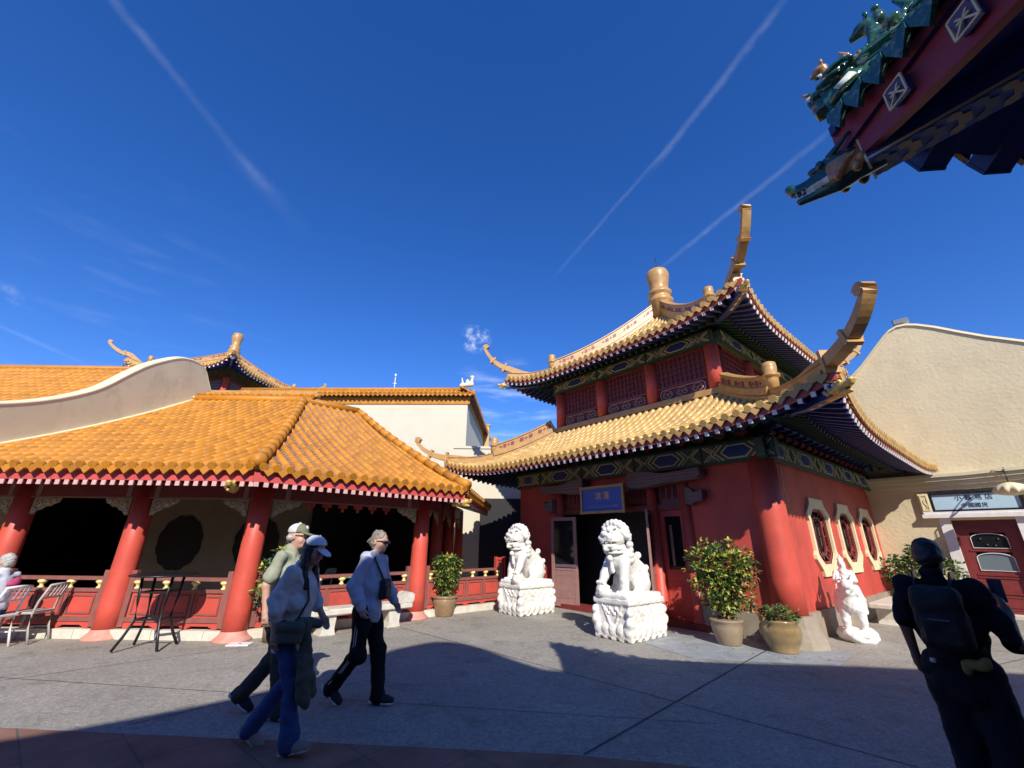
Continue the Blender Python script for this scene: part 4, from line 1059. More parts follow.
# door in recess
mb = MB(); mb.bb(1.64, 1.70, .12, .22, .06, 2.28); mb.bb(2.74, 2.82, .12, .22, .06, 2.28); mb.bb(1.70, 2.74, .12, .22, 2.06, 2.28); mb.bb(1.64, 2.82, .48, .5, 0, 2.28)
mb.build('door_frame', m_dred2, yb)
mb = MB()
x0, x1 = 1.70, 2.74; y0, y1 = .14, .19
arch = lambda c, w, zb, zt_, n=10: [(c - w, zb)] + [(c - w * .92, zb - .0)] * 0 + [(c + w, zb)] + [(c + w * math.cos(PI * k / n) * 1.0, zt_ - .12 + .12 * math.sin(PI * k / n)) for k in range(n + 1)]
mb.bb(x0, x1, y0, y1, .06, .95); mb.bb(x0, x0 + .2, y0, y1, .95, 2.06); mb.bb(x1 - .2, x1, y0, y1, .95, 2.06); mb.bb(x0 + .2, x1 - .2, y0, y1, 1.48, 1.56); mb.bb(x0 + .2, x1 - .2, y0, y1, .95, 1.02); mb.bb(x0 + .2, x1 - .2, y0, y1, 1.96, 2.06)
for z in (.2, .5, .86, .92, 1.50): mb.bb(x0 + .1, x1 - .1, y0 - .02, y0, z, z + .035)
mb.ring([(x0 + .12, .14), (x1 - .12, .14), (x1 - .12, .46), (x0 + .12, .46)], [(x0 + .16, .18), (x1 - .16, .18), (x1 - .16, .42), (x0 + .16, .42)], (0, y0, 0), (1, 0, 0), (0, 0, 1), .012)
dr = mb.build('door', mat('shaded_door_red', (.20, .03, .028), .5, var=.15, nscale=5), yb)  # red darkened in the paint for shadow falling on the door
for zb, zt_ in ((1.03, 1.47), (1.57, 1.95)):
    g = MB(); g.prism(arch((x0 + x1) / 2, .34, zb, zt_), (0, y0 + .03, 0), (1, 0, 0), (0, 0, 1), .02)
    g.build('pane', m_glassd if zb > 1.5 else mat('grey_pane', (.16, .20, .22), .15), dr)
    g = MB(); g.tube([(a, y0 - .01, b) for a, b in arch((x0 + x1) / 2, .33, zb + .01, zt_ - .01)], .009, closed=True, up=(0, 1, 0)); g.build('pane_trim', m_wpaint, dr)
g = MB()
for x, z in ((2.06, 1.80), (2.38, 1.80), (2.16, 1.66), (2.3, 1.64)): g.lathe((x, y0 + .0, z), [(.03, -.0), (.03, .012)], 10, axis=Matrix.Rotation(PI / 2, 3, 'X'))
g.build('rosette', m_black, dr)
mb = MB(); mb.bb(1.5, 3.1, -.35, .5, 0, .06); mb.build('threshold', m_kerb, yb)
# sign board
sg = thing('shop_sign', 'pale blue shop sign with two rows of dark characters above the red door', 'sign', GW(2.22, 7.85, 2.5), GRZ)
mb = MB(); mb.bb(-.86, .86, -.10, -.0, 0, .05); mb.bb(-.86, .86, -.10, -.0, .45, .50); mb.bb(-.86, -.80, -.10, 0, .05, .45); mb.bb(.80, .86, -.1, 0, .05, .45); mb.build('frame', m_black, sg)
mb = MB(); mb.bb(-.80, .80, -.06, -.0, .05, .45); mb.build('panel', mat('sign_pale_blue', (.48, .66, .74), .35, var=.05), sg)
mdk = mat('sign_lettering_dark', (.05, .05, .07), .5)
font('小 醫 易 店', 'lettering', Matrix.Translation((0.0, -.064, .34)) @ MX, .15, mdk, sg)
font('中國國货', 'lettering', Matrix.Translation((-.02, -.064, .145)) @ MX, .125, mdk, sg)
# floodlight on the gable peak
fl = thing('floodlight', 'grey floodlight standing on the peak of the cream gable', 'lamp', GW(2.0, 8.0, 8.13), GRZ)
mb = MB(); mb.bb(-.15, .2, -.1, .12, .1, .24); mb.bb(-.05, .05, -.03, .03, 0, .1); mb.build('housing', mat('lamp_grey', (.35, .35, .36), .4, metal=.4), fl)
mb = MB(); mb.bb(-.17, -.15, -.09, .1, .1, .26); mb.build('visor', m_black, fl)
# scalloped lantern on iron bracket
ln = thing('wall_lantern', 'white scalloped lantern hanging from an iron bracket near the shop sign', 'lantern', GW(2.95, 6.95, 2.80), GRZ)
mb = MB()
n = 24; pr_ = [(.03, .30), (.10, .28), (.24, .22), (.30, .13), (.26, .05), (.14, .0), (.02, -.02)]
vs = []; 
for r_, z in pr_:
    for i in range(n * 2):
        a = PI * i / n; k = 1 + .10 * math.cos(a * 10); vs.append((r_ * k * math.cos(a), r_ * k * math.sin(a), z - (.02 * math.cos(a * 10) if r_ > .2 else 0)))
fs = []
for j in range(len(pr_) - 1):
    for i in range(2 * n): q = (i + 1) % (2 * n); fs.append((j * 2 * n + q, j * 2 * n + i, (j + 1) * 2 * n + i, (j + 1) * 2 * n + q))
mb.add(vs, fs, 0, True); mb.build('shade', m_cream, ln)
mb = MB(); mb.tube([(0, 0, .3), (0, 0, .55)], .012); mb.tube([(0, .9, .75), (0, 0, .55)], .016); mb.tube([(0, .9, .62), (0, .45, .60), (0, 0, .55)], .012); mb.tube([(-.35, .9, .72), (0, 0, .55)], .012); mb.build('bracket', m_black, ln)

# connecting white wall between the gallery and the gatehouse
cw = thing('link_wall', 'plain white wall closing the gap between gallery and gatehouse', 'wall', (0, 17.4, 0))
mb = MB((0, 17.4, 0)); mb.bb(-2.4, 4.5, 17.3, 17.5, 0, 5.2); mb.bb(-2.4, 4.5, 17.26, 17.54, 5.2, 5.3); mb.build('wall', m_white, cw)
mb = MB((0, 17.4, 0)); mb.bb(-1.2, .6, 17.27, 17.3, 0, 3.2); mb.build('dark_panel', m_dark, cw)  # flat near-black sheet over the lower middle of the wall
# ------------------------------------------------------------------ corner pavilion whose roof corner overhangs the picture top right
KC = V((2.02, 1.98, 0)); CA = R(-6)   # eave running right along az 96, the other running back
cp_az = 96
ax_ = dirv(cp_az); ay_ = dirv(cp_az + 90)
CPZ = math.atan2(ax_.y, ax_.x)
# local frame: x along the front eave (to the right), y = towards the back (local y axis points forward, so depth is -y)
cpv = thing('corner_pavilion', 'dark eave corner of red and blue painted pavilion with green glazed dragons, upper right', 'pavilion', KC, CPZ)
EZ = 3.86; LEN = 7.6
def zcp(u, d): return EZ + .46 * d + .30 * max(0, 1 - u / 2.6) ** 2.2 * max(0, 1 - d / 2.6)
m_jade = mat('green_glazed_tile', (.018, .085, .058), .12, var=.35, nscale=18, coat=.6, stain=((.40, .46, .38), .5, 26))
m_jade2 = mat('dark_green_glaze', (.015, .07, .055), .15, var=.3, nscale=14, coat=.5)
m_amber = mat('amber_glaze', (.42, .20, .06), .2, var=.3, nscale=20, coat=.5)
m_white_g = mat('white_glaze', (.62, .66, .58), .2, var=.1, nscale=12, coat=.4)
m_dk_red = mat('dark_red_board', (.24, .025, .035), .5, var=.12, nscale=3)  # darker red than the other eave boards
m_cloud1 = mat('cloud_grey_blue', (.10, .15, .22), .5); m_cloud2 = mat('cloud_cream', (.34, .29, .18), .5); m_bluebd = mat('cobalt_board', (.03, .09, .36), .45, var=.1)
mt, mp = MB(), MB()
X, Yn = V((1, 0, 0)), V((0, -1, 0))
# front slope (eave along +x) and side slope (eave along -y)
roof_patch(mt, mp, (0, 0, 0), X, Yn, .1, LEN, lambda u: min(3.8, u, LEN - u + .01) if u < LEN else 0, zcp, pitch=.15, r=.045, tl=.3, endcap=False, enddrop=.035)
roof_patch(mt, mp, (0, 0, 0), Yn, X, .1, LEN, lambda u: min(3.8, u, LEN - u + .01) if u < LEN else 0, zcp, pitch=.15, r=.045, tl=.3, endcap=False, enddrop=.035)
cpr = mt.build('roof', m_jade, cpv); mp.build('pan_tiles', m_jade2, cpr)
mb = MB(); 
mb.add([(0, -LEN, EZ + .3), (LEN, -LEN, EZ + .3), (LEN, 0, EZ + .3), (3.8, -3.8, 5.55)], [(0, 1, 3), (1, 2, 3)], 0); mb.build('back_slopes', m_jade2, cpr)
us = [LEN * i / 40 for i in range(41)]
mb = MB()
for A, N in ((X, Yn), (Yn, X)):
    fr_ = A.x > .5
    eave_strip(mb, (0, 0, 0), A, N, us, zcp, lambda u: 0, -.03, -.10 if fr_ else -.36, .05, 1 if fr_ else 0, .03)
    eave_strip(mb, (0, 0, 0), A, N, us, zcp, lambda u: 0, -.44, -.62, .10, 1, 1.25)
    rr = [.50 + (.33 if A.x > .5 else .36) * i for i in range(20 if A.x > .5 else 20)]
    rafters(mb, (0, 0, 0), A, N, rr, zcp, lambda u: 0, 1.9, -.16 if fr_ else -.20, .14 if fr_ else .09, .15 if fr_ else .10, lambda u: max(.3, u - .15), 1, 1, start=.0)
    for u in ([] if fr_ else rr):   # carved rafter ends: diamond lattice
        p = A * u - N * .016 + V((0, 0, zcp(u, 0) - .25))
        for a, b in (((-.05, -.055), (.05, .055)), ((-.05, .055), (.05, -.055)), ((-.055, -.06), (.055, -.06)), ((-.055, .06), (.055, .06)), ((-.055, -.06), (-.055, .06)), ((.055, -.06), (.055, .06)), ((-.03, 0), (.03, 0))):
            mb.beam(p + A * a[0] + V((0, 0, a[1])) - N * .004, p + A * b[0] + V((0, 0, b[1])) - N * .004, .009, .009, 3)
    soffit(mb, (0, 0, 0), A, N, [u for u in us], [.1, .8, 1.9, 2.6], lambda u, d: zcp(u, min(d, max(u, .05))), lambda u: 0, -.30, 1)
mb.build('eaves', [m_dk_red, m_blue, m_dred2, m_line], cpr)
# hip beam with cloud-painted soffit and dragon head
hb = MB(); A0 = V((.10, -.10, 3.80)); A1 = V((2.2, -2.2, 3.98)); hd = (A1 - A0).normalized(); hs = V((1, 1, 0)).normalized()
hb.beam(A0, A1, .17, .20, 0)
hb.beam(A0 - hd * .012, A0, .19, .22, 1)
for i in range(24):
    c = A0 + hd * (.05 + i * .10); w = .15
    pol = [(x_ * .56, y_ * .66) for x_, y_ in [(-.15, 0), (-.13, .05), (-.07, .05), (-.06, .10), (.06, .10), (.07, .05), (.13, .05), (.15, 0), (.13, -.04), (.07, -.03), (.04, .02), (-.04, .02), (-.07, -.03), (-.13, -.04)]]
    dn = hs.cross(hd); dn = dn if dn.z < 0 else -dn
    vs = [c + hs * x + hd * y + dn * .102 for x, y in pol] + [c + hs * x + hd * y + dn * .105 for x, y in pol]; k = len(pol)
    hb.add(vs, [list(range(k)), list(range(2 * k - 1, k - 1, -1))] + [(q, (q + 1) % k, k + (q + 1) % k, k + q) for q in range(k)], 2 + i % 2)
for sgn in (-1, 1):
    for w, zz in ((.015, .09), (.015, -.085)):
        hb.beam(A0 + hs * sgn * .087 + V((0, 0, zz)), A1 + hs * sgn * .087 + V((0, 0, zz)), .008, w, 1)
hb.build('hip_beam', [m_bluebd, m_line, m_cloud1, m_cloud2], cpr)
# dragon head at beam end
f = SDF((-.52, -.17, -.2), (.32, .17, .34), .009)
f.cap((.3, 0, .02), (0, 0, 0), .13, .13, .05); f.cap((0, 0, .0), (-.22, 0, -.01), .125, .075, .05); f.cap((-.2, 0, .0), (-.42, 0, .02), .065, .045, .04)
f.ell((-.44, 0, .055), (.055, .06, .04), .02); f.cap((-.05, 0, -.10), (-.38, 0, -.085), .05, .035, .03); f.cap((-.12, 0, -.055), (-.46, 0, -.035), .03, .022, 0, sub=True)
for sg_ in (-1, 1):
    f.ell((-.14, sg_ * .08, .09), .04, .012); f.ell((-.2, sg_ * .06, .08), (.06, .03, .03), .015); f.cap((-.06, sg_ * .08, .12), (.14, sg_ * .12, .22), .03, .012, .02)
    f.cap((0, sg_ * .12, -.02), (.14, sg_ * .15, .02), .045, .015, .02)
    for k in range(5): f.ell((-.02 + k * .05, sg_ * .12, -.08 + .05 * (k % 3)), .045, .01)
    for k in range(5): f.ell((-.17 - k * .055, sg_ * .045, -.035), (.012, .012, .028), .004)
for k in range(7): f.ell((-.1 + k * .06, 0, .12 + .012 * (k % 2)), (.045, .03, .06), .02)
T = Matrix.Translation(A0 + V((-.09, .09, -.01))) @ Matrix.Rotation(R(-45), 4, 'Z') @ Matrix.Rotation(R(2), 4, 'Y') @ Matrix.Diagonal((.62, .62, .85, 1))
def mfn(c):  # amber lips, white belly and teeth, green elsewhere (c in head space)
    a = np.zeros(len(c), int)
    a[(c[:, 2] < -.03) & (c[:, 2] > -.075) & (c[:, 0] < -.1)] = 1
    a[(np.abs(c[:, 1]) > .10) & (c[:, 2] < .06) & (c[:, 0] > -.1)] = 2
    return a
f.mesh('dragon_head', [m_jade2, m_white_g, m_amber], cpr, T=T, matfn=mfn)
# glazed ridge with figures rising from the corner
rb = MB()
P_ = lambda t, z: V((t, -t, z))
pts = [P_(t, zcp(t, t) + .06) for t in np.linspace(.04, 3.7, 16)]
ridge_crest(rb, pts, .20, .22, 0, 1)
for i in range(7):   # stepped scroll blocks on the ridge
    t = .10 + i * .30
    q = P_(t, zcp(t, t) + .24); rb.beam(q, P_(t + .2, zcp(t + .2, t + .2) + .26), .17, .10, 0)
    L = [q + V((.02, -.02, .02)) + V((.05 * math.cos(k * .6), -.05 * math.cos(k * .6), .05 * math.sin(k * .6) * (1 - k / 12))) + V((-.09, -.09, 0)) for k in range(9)]
    rb.tube(L, .018, 1, 5)
    L = [p + V((.18, .18, 0)) for p in L]; rb.tube(L, .018, 1, 5)
for i in range(10):   # glazed leaf tiles hanging down both flanks
    t = .10 + i * .24
    for sg_ in (-1, 1):
        nrm = V((-1, -1, 0)).normalized() * sg_; base = P_(t, zcp(t, t) + .16) + nrm * .09; dd = (P_(t + .1, zcp(t + .1, t + .1)) - P_(t, zcp(t, t))).normalized()
        a = base + dd * .14; b = base - dd * .06 - V((0, 0, .12)) + nrm * .04
        rb.sweep([a, a.lerp(b, .25) + nrm * .03, a.lerp(b, .7) + nrm * .035, b], [(.5 * math.cos(k * PI / 4), .18 * math.sin(k * PI / 4)) for k in range(8)], 0, True, up=nrm, scale=[.05, .085, .085, .03])
        rb.sweep([a.lerp(b, .3) + nrm * .05, a.lerp(b, .75) + nrm * .055], [(.5 * math.cos(k * PI / 4), .12 * math.sin(k * PI / 4)) for k in range(8)], 2, True, up=nrm, scale=[.06, .045])
rb.build('hip_ridge', [m_jade, m_jade2, m_white_g], cpr)
f = SDF((-.15, -.16, -.1), (2.3, .16, .42), .012); ro_ = random.Random(11)
for i in range(12): f.box((.02 + i * .19, 0, .10 + .010 * i), (.105, .06, .085), .02, .01)
for sg_ in (-1, 1):
    for i in range(95):
        x = ro_.uniform(-.05, 2.2); z = ro_.uniform(.0, .22); s_ = ro_.uniform(.016, .034); f.ell((x, sg_ * (.065 + .02 * ro_.random()), z + .03), (s_ * 1.3, s_ * .8, s_), .006)
    for i in range(11):
        for k in range(9):
            t = k / 8; a = t * 5.2 + i; r_ = .06 * (1 - .7 * t); f.ell((.05 + i * .2 + r_ * math.cos(a), sg_ * .085, .13 + r_ * math.sin(a)), .014, .006)
for i in range(9): f.cap((i * .24 - .02, 0, .2), (i * .24 - .07, 0, .27 + .03 * (i % 2)), .03, .012, .02)
def mfr(c):
    a = np.zeros(len(c), int); n_ = np.sin(c[:, 0] * 21) * np.sin(c[:, 2] * 33 + c[:, 0] * 9); a[n_ > .72] = 1; a[n_ < -.80] = 2; return a
s_ = zcp(.5, .5) - zcp(.1, .1)
o = f.mesh('ridge_carving', [m_jade, m_white_g, m_amber], cpr, T=Matrix.Translation(P_(.05, zcp(.05, .05) + .10)) @ Matrix.Rotation(R(-45), 4, 'Z') @ Matrix.Rotation(-math.atan2(zcp(1.2, 1.2) - zcp(.1, .1), 1.1 * 1.414), 4, 'Y'), matfn=mfr)
def figure(kind, t, s_, mats_, h=.30):
    f = SDF((-.2, -.12, -.05), (.22, .12, .42), .009)
    f.ell((0, 0, .08), (.10, .07, .09), .03); f.cap((-.05, 0, .08), (-.07, 0, .22), .055, .04, .03)
    f.ell((-.1, 0, .27), (.07, .055, .055), .02); f.cap((-.13, 0, .25), (-.19, 0, .24), .035, .025, .02)
    f.cap((.06, 0, .08), (.13, 0, .22), .035, .015, .03); f.cap((.13, 0, .22), (.08, 0, .33), .03, .01, .02)
    for sg_ in (-1, 1):
        f.cap((-.08, sg_ * .05, .1), (-.11, sg_ * .05, 0), .028, .022, .02); f.cap((.05, sg_ * .06, .06), (.0, sg_ * .06, 0), .035, .025, .02); f.ell((-.07, sg_ * .05, .33), (.018, .015, .035), .01)
    if kind: f.ell((-.01, 0, .27), (.04, .045, .07), .02); f.ell((-.01, 0, .37), .03, .01)
    for k in range(7): f.ell((-.03 + k * .025, 0, .16 - k * .006), (.02, .02, .03), .01)
    T = Matrix.Translation(P_(t, zcp(t, t) + .30)) @ Matrix.Rotation(R(-45), 4, 'Z') @ Matrix.Scale(s_, 4)
    f.mesh('ridge_figure', mats_, cpr, T=T)
figure(0, .10, .62, m_amber); figure(1, .30, .85, m_jade); figure(1, .50, .8, m_amber); figure(0, .70, .95, m_jade2); figure(1, .98, 1.0, m_jade); figure(0, 1.25, 1.0, m_jade2); figure(1, 1.6, 1.0, m_jade)
# walls and columns below the roof, behind the photographer
mb = MB(); mb.bb(2.6, 6.6, -6.6, -2.6, 0, 4.6); mb.build('wall', m_dred2, cpv)
for x, y in ((1.7, -6.2), (6.2, -1.7), (6.6, -6.6)):
    c = MB(); c.lathe((x, y, 0), [(.2, 0), (.19, 4.4)], 16); c.build('column', m_redcol, cpv)
mb = MB(); mb.beam((1.5, -1.7, 4.0), (6.8, -1.7, 4.0), .2, .3); mb.beam((1.7, -1.6, 4.0), (1.7, -6.8, 4.0), .2, .3); mb.build('beam', m_dgreen, cpv)

# ------------------------------------------------------------------ courtyard building behind the photographer: unseen, gable outline shaped to throw the foreground shade
bh = thing('courtyard_building', 'unseen beige building behind the viewer, curved gable shaped to shade the foreground', 'building', (2, -4, 0))
gpf = [(-30, 0), (24, 0), (24, 7.3), (9.31, 7.44), (7.25, 7.66), (5.91, 7.73), (5.2, 7.75), (4.2, 7.76), (3.5, 7.6), (3.2, 7.40), (2.9, 7.36), (2.62, 7.42), (2.32, 7.77), (1.98, 8.24), (1.7, 8.48), (1.45, 8.58), (1.2, 8.55), (1.02, 8.46), (.55, 8.14), (.2, 7.7), (-.06, 7.40), (-.5, 6.95), (-.88, 6.64), (-1.4, 6.32), (-1.82, 6.1), (-2.43, 5.8), (-4, 5.2), (-7, 4.8), (-30, 4.5)]
mb = MB((2, -4, 0)); mb.prism(gpf, (0, -3.5, 0), (1, 0, 0), (0, 0, 1), .6); mb.build('wall', m_stucco, bh)
mb = MB((2, -4, 0)); mb.bb(-30, 24, -12, -4.15, 0, 4.4); mb.build('rear_block', m_stucco, bh)
mb = MB((2, -4, 0)); 
for x in (-16, -11, -6, -1): mb.bb(x, x + 1.6, -3.5, -3.44, 1, 2.6)
mb.build('window', m_glassd, bh)
# ------------------------------------------------------------------ ground
def ground_mat():
    m = bpy.data.materials.new('exposed_concrete'); m.use_nodes = True; nt = m.node_tree; N = nt.nodes; L = nt.links; b = N['Principled BSDF']
    tc = N.new('ShaderNodeTexCoord')
    def noise(sc, det=5, ro=.6):
        n = N.new('ShaderNodeTexNoise'); n.inputs['Scale'].default_value = sc; n.inputs['Detail'].default_value = det; n.inputs['Roughness'].default_value = ro
        L.new(tc.outputs['Object'], n.inputs['Vector']); return n
    def ramp(src, a, b_, lo, hi):
        r = N.new('ShaderNodeMapRange'); r.inputs[1].default_value = a; r.inputs[2].default_value = b_; r.inputs[3].default_value = lo; r.inputs[4].default_value = hi
        L.new(src, r.inputs[0]); return r.outputs[0]
    n1 = noise(.55, 6, .65); n2 = noise(16, 3); n3 = noise(60, 2); n4 = noise(1.9, 7, .75)
    vo = N.new('ShaderNodeTexVoronoi'); vo.inputs['Scale'].default_value = 38; L.new(tc.outputs['Object'], vo.inputs['Vector'])
    def mul(a, b_):
        q = N.new('ShaderNodeMath'); q.operation = 'MULTIPLY'; L.new(a, q.inputs[0]); L.new(b_, q.inputs[1]); return q.outputs[0]
    k = mul(ramp(n1.outputs['Fac'], .3, .7, .80, 1.15), ramp(n2.outputs['Fac'], .3, .7, .82, 1.18))
    k = mul(k, ramp(n3.outputs['Fac'], .3, .7, .80, 1.2)); k = mul(k, ramp(n4.outputs['Fac'], .52, .72, 1.0, .60)); k = mul(k, ramp(vo.outputs['Distance'], 0, .6, 1.12, .8))
    s = N.new('ShaderNodeVectorMath'); s.operation = 'SCALE'; s.inputs[0].default_value = (.355, .33, .28); L.new(k, s.inputs['Scale']); L.new(s.outputs[0], b.inputs['Base Color'])
    b.inputs['Roughness'].default_value = .8; b.inputs['Specular IOR Level'].default_value = .35
    bp = N.new('ShaderNodeBump'); bp.inputs['Strength'].default_value = .5; bp.inputs['Distance'].default_value = .006
    L.new(n3.outputs['Fac'], bp.inputs['Height']); L.new(bp.outputs[0], b.inputs['Normal']); return m
m_ground = ground_mat()
mb = MB(); mb.add([(-250, -250, 0), (250, -250, 0), (250, 250, 0), (-250, 250, 0)], [(0, 1, 2, 3)]); g = mb.build('ground', m_ground); setp(g, kind='structure')
def brick_mat():
    m = bpy.data.materials.new('brick_paving'); m.use_nodes = True; nt = m.node_tree; N = nt.nodes; L = nt.links; b = N['Principled BSDF']
    tc = N.new('ShaderNodeTexCoord'); br = N.new('ShaderNodeTexBrick'); mp_ = N.new('ShaderNodeMapping'); mp_.inputs['Rotation'].default_value = (0, 0, R(41)); L.new(tc.outputs['Object'], mp_.inputs[0]); L.new(mp_.outputs[0], br.inputs[0])
    br.inputs['Color1'].default_value = (.25, .13, .09, 1); br.inputs['Color2'].default_value = (.19, .10, .07, 1); br.inputs['Mortar'].default_value = (.10, .08, .075, 1)
    br.inputs['Scale'].default_value = 1; br.inputs['Brick Width'].default_value = .6; br.inputs['Row Height'].default_value = .6; br.inputs['Mortar Size'].default_value = .008; br.offset = 0
    n = N.new('ShaderNodeTexNoise'); n.inputs['Scale'].default_value = 3; n.inputs['Detail'].default_value = 7; L.new(tc.outputs['Object'], n.inputs[0])
    r = N.new('ShaderNodeMapRange'); r.inputs[1].default_value = .3; r.inputs[2].default_value = .7; r.inputs[3].default_value = .75; r.inputs[4].default_value = 1.3; L.new(n.outputs['Fac'], r.inputs[0])
    s = N.new('ShaderNodeVectorMath'); s.operation = 'SCALE'; L.new(br.outputs['Color'], s.inputs[0]); L.new(r.outputs[0], s.inputs['Scale']); L.new(s.outputs[0], b.inputs['Base Color']); b.inputs['Roughness'].default_value = .7
    return m
mb = MB(); L = []
xs = np.linspace(-16, 12, 40)
for x in xs: L.append((x, 4.62 - .075 * (x + 4.5) - (.07 * max(0, x - .2) ** 2), .004))
vs = L + [(x, -3.3, .004) for x in xs]; n = len(xs); mb.add(vs, [(i, n + i, n + i + 1, i + 1) for i in range(n - 1)], 0); g = mb.build('brick_path', brick_mat()); setp(g, kind='structure')
# joints, repair strips, paving slabs by the plant pots
mb = MB(); 
def strip(a, b, w, z=.004): 
    a = V((*a, z)); b = V((*b, z)); s_ = (b - a).normalized().cross(V((0, 0, 1))) * w / 2; mb.add([a - s_, b - s_, b + s_, a + s_], [(0, 1, 2, 3)], 0)
strip((.62, 4.25), (3.3, 7.0), .022); strip((3.3, 7.0), (4.2, 7.9), .018); strip((-2.3, 9.6), (.9, 6.4), .012); strip((.9, 6.4), (3.2, 4.1), .012); strip((-6.5, 5.5), (-1.8, 10.0), .010)
strip((8, 3), (14, 10.5), .02); strip((6.6, 6.9), (13, 9.9), .015); strip((-8, 6.3), (2, 4.9), .008); strip((-3.5, 4.7), (-1.5, 6.9), .01)
g = mb.build('pavement_joints', mat('joint_dark', (.07, .068, .065), .9)); setp(g, kind='structure')
mb = MB(); mb.add([(2.75, 7.28, .004), (4.7, 6.98, .004), (5.5, 7.75, .004), (4.3, 8.45, .004), (1.9, 10.4, .004), (1.6, 10.1, .004)], [(0, 1, 2, 3, 4, 5)], 0)
g = mb.build('slate_apron', mat('bluish_slate', (.27, .29, .30), .6, var=.18, nscale=3, stain=((.42, .42, .38), .6, 6))); setp(g, kind='structure')
uc = MB((-4.35, 7.85, .004)); uc.box((-4.35, 7.85, .012), (.34, .22, .016), 0, rz=.1); uc.lathe((-4.35, 7.85, .02), [(.02, 0), (.02, .003)], 10, 1)
o = uc.build('cover_plate', [m_wpaint, m_black]); setp(o, 'white metal cover plate set in the ground before a red column', 'cover plate')

# ------------------------------------------------------------------ marble lions
def lion(name, label, loc, rz, cub=True):
    root = thing(name, label, 'statue', loc, rz, 'marble guardian lions')
    # plinth
    f = SDF((-.56, -.76, -.02), (.56, .76, .72), .014)
    f.box((0, 0, .09), (.47, .66, .09), .03, .0); f.box((0, 0, .34), (.43, .62, .30), .02, .02); f.box((0, 0, .62), (.47, .66, .05), .025, .02)
    for sg_ in (-1, 1):
        for k in range(7): f.ell((sg_ * .46, -.57 + k * .19, .17), (.045, .095, .09), .02)
        for k in range(5): f.ell((-.37 + k * .185, sg_ * .65, .17), (.095, .045, .09), .02)
        for k in range(5): f.ell((sg_ * .46, -.5 + k * .25, .0), (.08, .07, .05), .01, sub=True)
        for k in range(4): f.ell((-.3 + k * .2, sg_ * .66, .0), (.06, .08, .05), .01, sub=True)
        for sy_ in (-1, 1):
            f.ell((sg_ * .43, sy_ * .62, .30), .10, .03); f.ell((sg_ * .44, sy_ * .63, .46), .075, .02); f.ell((sg_ * .43, sy_ * .55, .40), .06, .02)
        # draped triangular cloth on long and short faces
        for k in range(6): f.cap((sg_ * .435, -.36 + k * .06, .57 - k * .075), (sg_ * .435, -.30 + k * .06, .57 - (k + 1) * .075), .022, .022, .01); f.cap((sg_ * .435, .36 - k * .06, .57 - k * .075), (sg_ * .435, .30 - k * .06, .57 - (k + 1) * .075), .022, .022, .01)
        for k in range(5): f.cap((-.26 + k * .05, sg_ * .625, .57 - k * .08), (-.21 + k * .05, sg_ * .625, .57 - (k + 1) * .08), .022, .022, .01); f.cap((.26 - k * .05, sg_ * .625, .57 - k * .08), (.21 - k * .05, sg_ * .625, .57 - (k + 1) * .08), .022, .022, .01)
        for k in range(9):
            f.ell((sg_ * .435, -.24 + .06 * k, .50 - .04 * (k % 3)), (.025, .03, .03), .01)
            f.ell((-.2 + .05 * k, sg_ * .625, .50 - .04 * (k % 3)), (.03, .025, .03), .01)
    f.noise(.0025, 40, 3)
    f.mesh('plinth', m_marble, root, T=Matrix.Diagonal((.86, .84, 1, 1)))
    # lion, facing -y
    f = SDF((-.50, -.72, .62), (.50, .70, 1.98), .0125); z = .66
    f.box((0, 0, z + .03), (.36, .56, .05), .04, .01)
    # haunches & body
    f.ell((0, .22, z + .30), (.27, .30, .27), .05); f.cap((0, .22, z + .36), (0, -.18, z + .66), .25, .235, .08); f.ell((0, -.24, z + .62), (.22, .17, .24), .06)
    for sg_ in (-1, 1):
        f.ell((sg_ * .20, .14, z + .22), (.14, .24, .19), .04); f.cap((sg_ * .25, .02, z + .12), (sg_ * .26, -.10, z + .08), .085, .08, .03)
        for k in range(4): f.ell((sg_ * .26 - .075 + .05 * k, -.20, z + .07), (.03, .06, .045), .012)
    # straight front leg (viewer side -x?) and lifted leg
    for sg_ in (-1, 1):
        if sg_ == (1 if cub else -1) :
            f.cap((sg_ * .15, -.30, z + .55), (sg_ * .19, -.42, z + .36), .105, .085, .05); f.cap((sg_ * .19, -.42, z + .36), (sg_ * .2, -.50, z + .24), .085, .07, .03)
            for k in range(4): f.ell((sg_ * .2 - .06 + .04 * k, -.555, z + .23), (.025, .05, .035), .01)
            f.ell((sg_ * .20, -.50, z + .11), .125, .01)        # ball / cub under the paw
            for k in range(8): f.ell((sg_ * .20 + .10 * math.cos(k * .8), -.50 + .10 * math.sin(k * .8), z + .11 + .05 * math.sin(k * 2.1)), .035, .01)
        else:
            f.cap((sg_ * .15, -.28, z + .56), (sg_ * .18, -.36, z + .28), .11, .08, .05); f.cap((sg_ * .18, -.36, z + .28), (sg_ * .18, -.37, z + .09), .08, .085, .03)
            for k in range(4): f.ell((sg_ * .18 - .075 + .05 * k, -.46, z + .075), (.03, .065, .05), .012)
        for k in range(6): f.ell((sg_ * .24, .05 + .03 * k, z + .44 + .03 * (k % 2) - .02 * k), .035, .01)
    # head, broad and square
    hy, hz = -.36, z + .97
    f.ell((0, hy + .04, hz), (.215, .20, .20), .05); f.box((0, hy - .17, hz - .03), (.125, .11, .085), .05, .04); f.ell((0, hy - .27, hz + .045), (.075, .05, .05), .02)
    f.ell((0, hy - .15, hz - .15), (.115, .13, .045), .02)
    f.cap((-.09, hy - .30, hz - .095), (.09, hy - .30, hz - .095), .022, .022, .0, sub=True); f.box((0, hy - .2, hz - .10), (.135, .13, .018), .01, 0, sub=True)
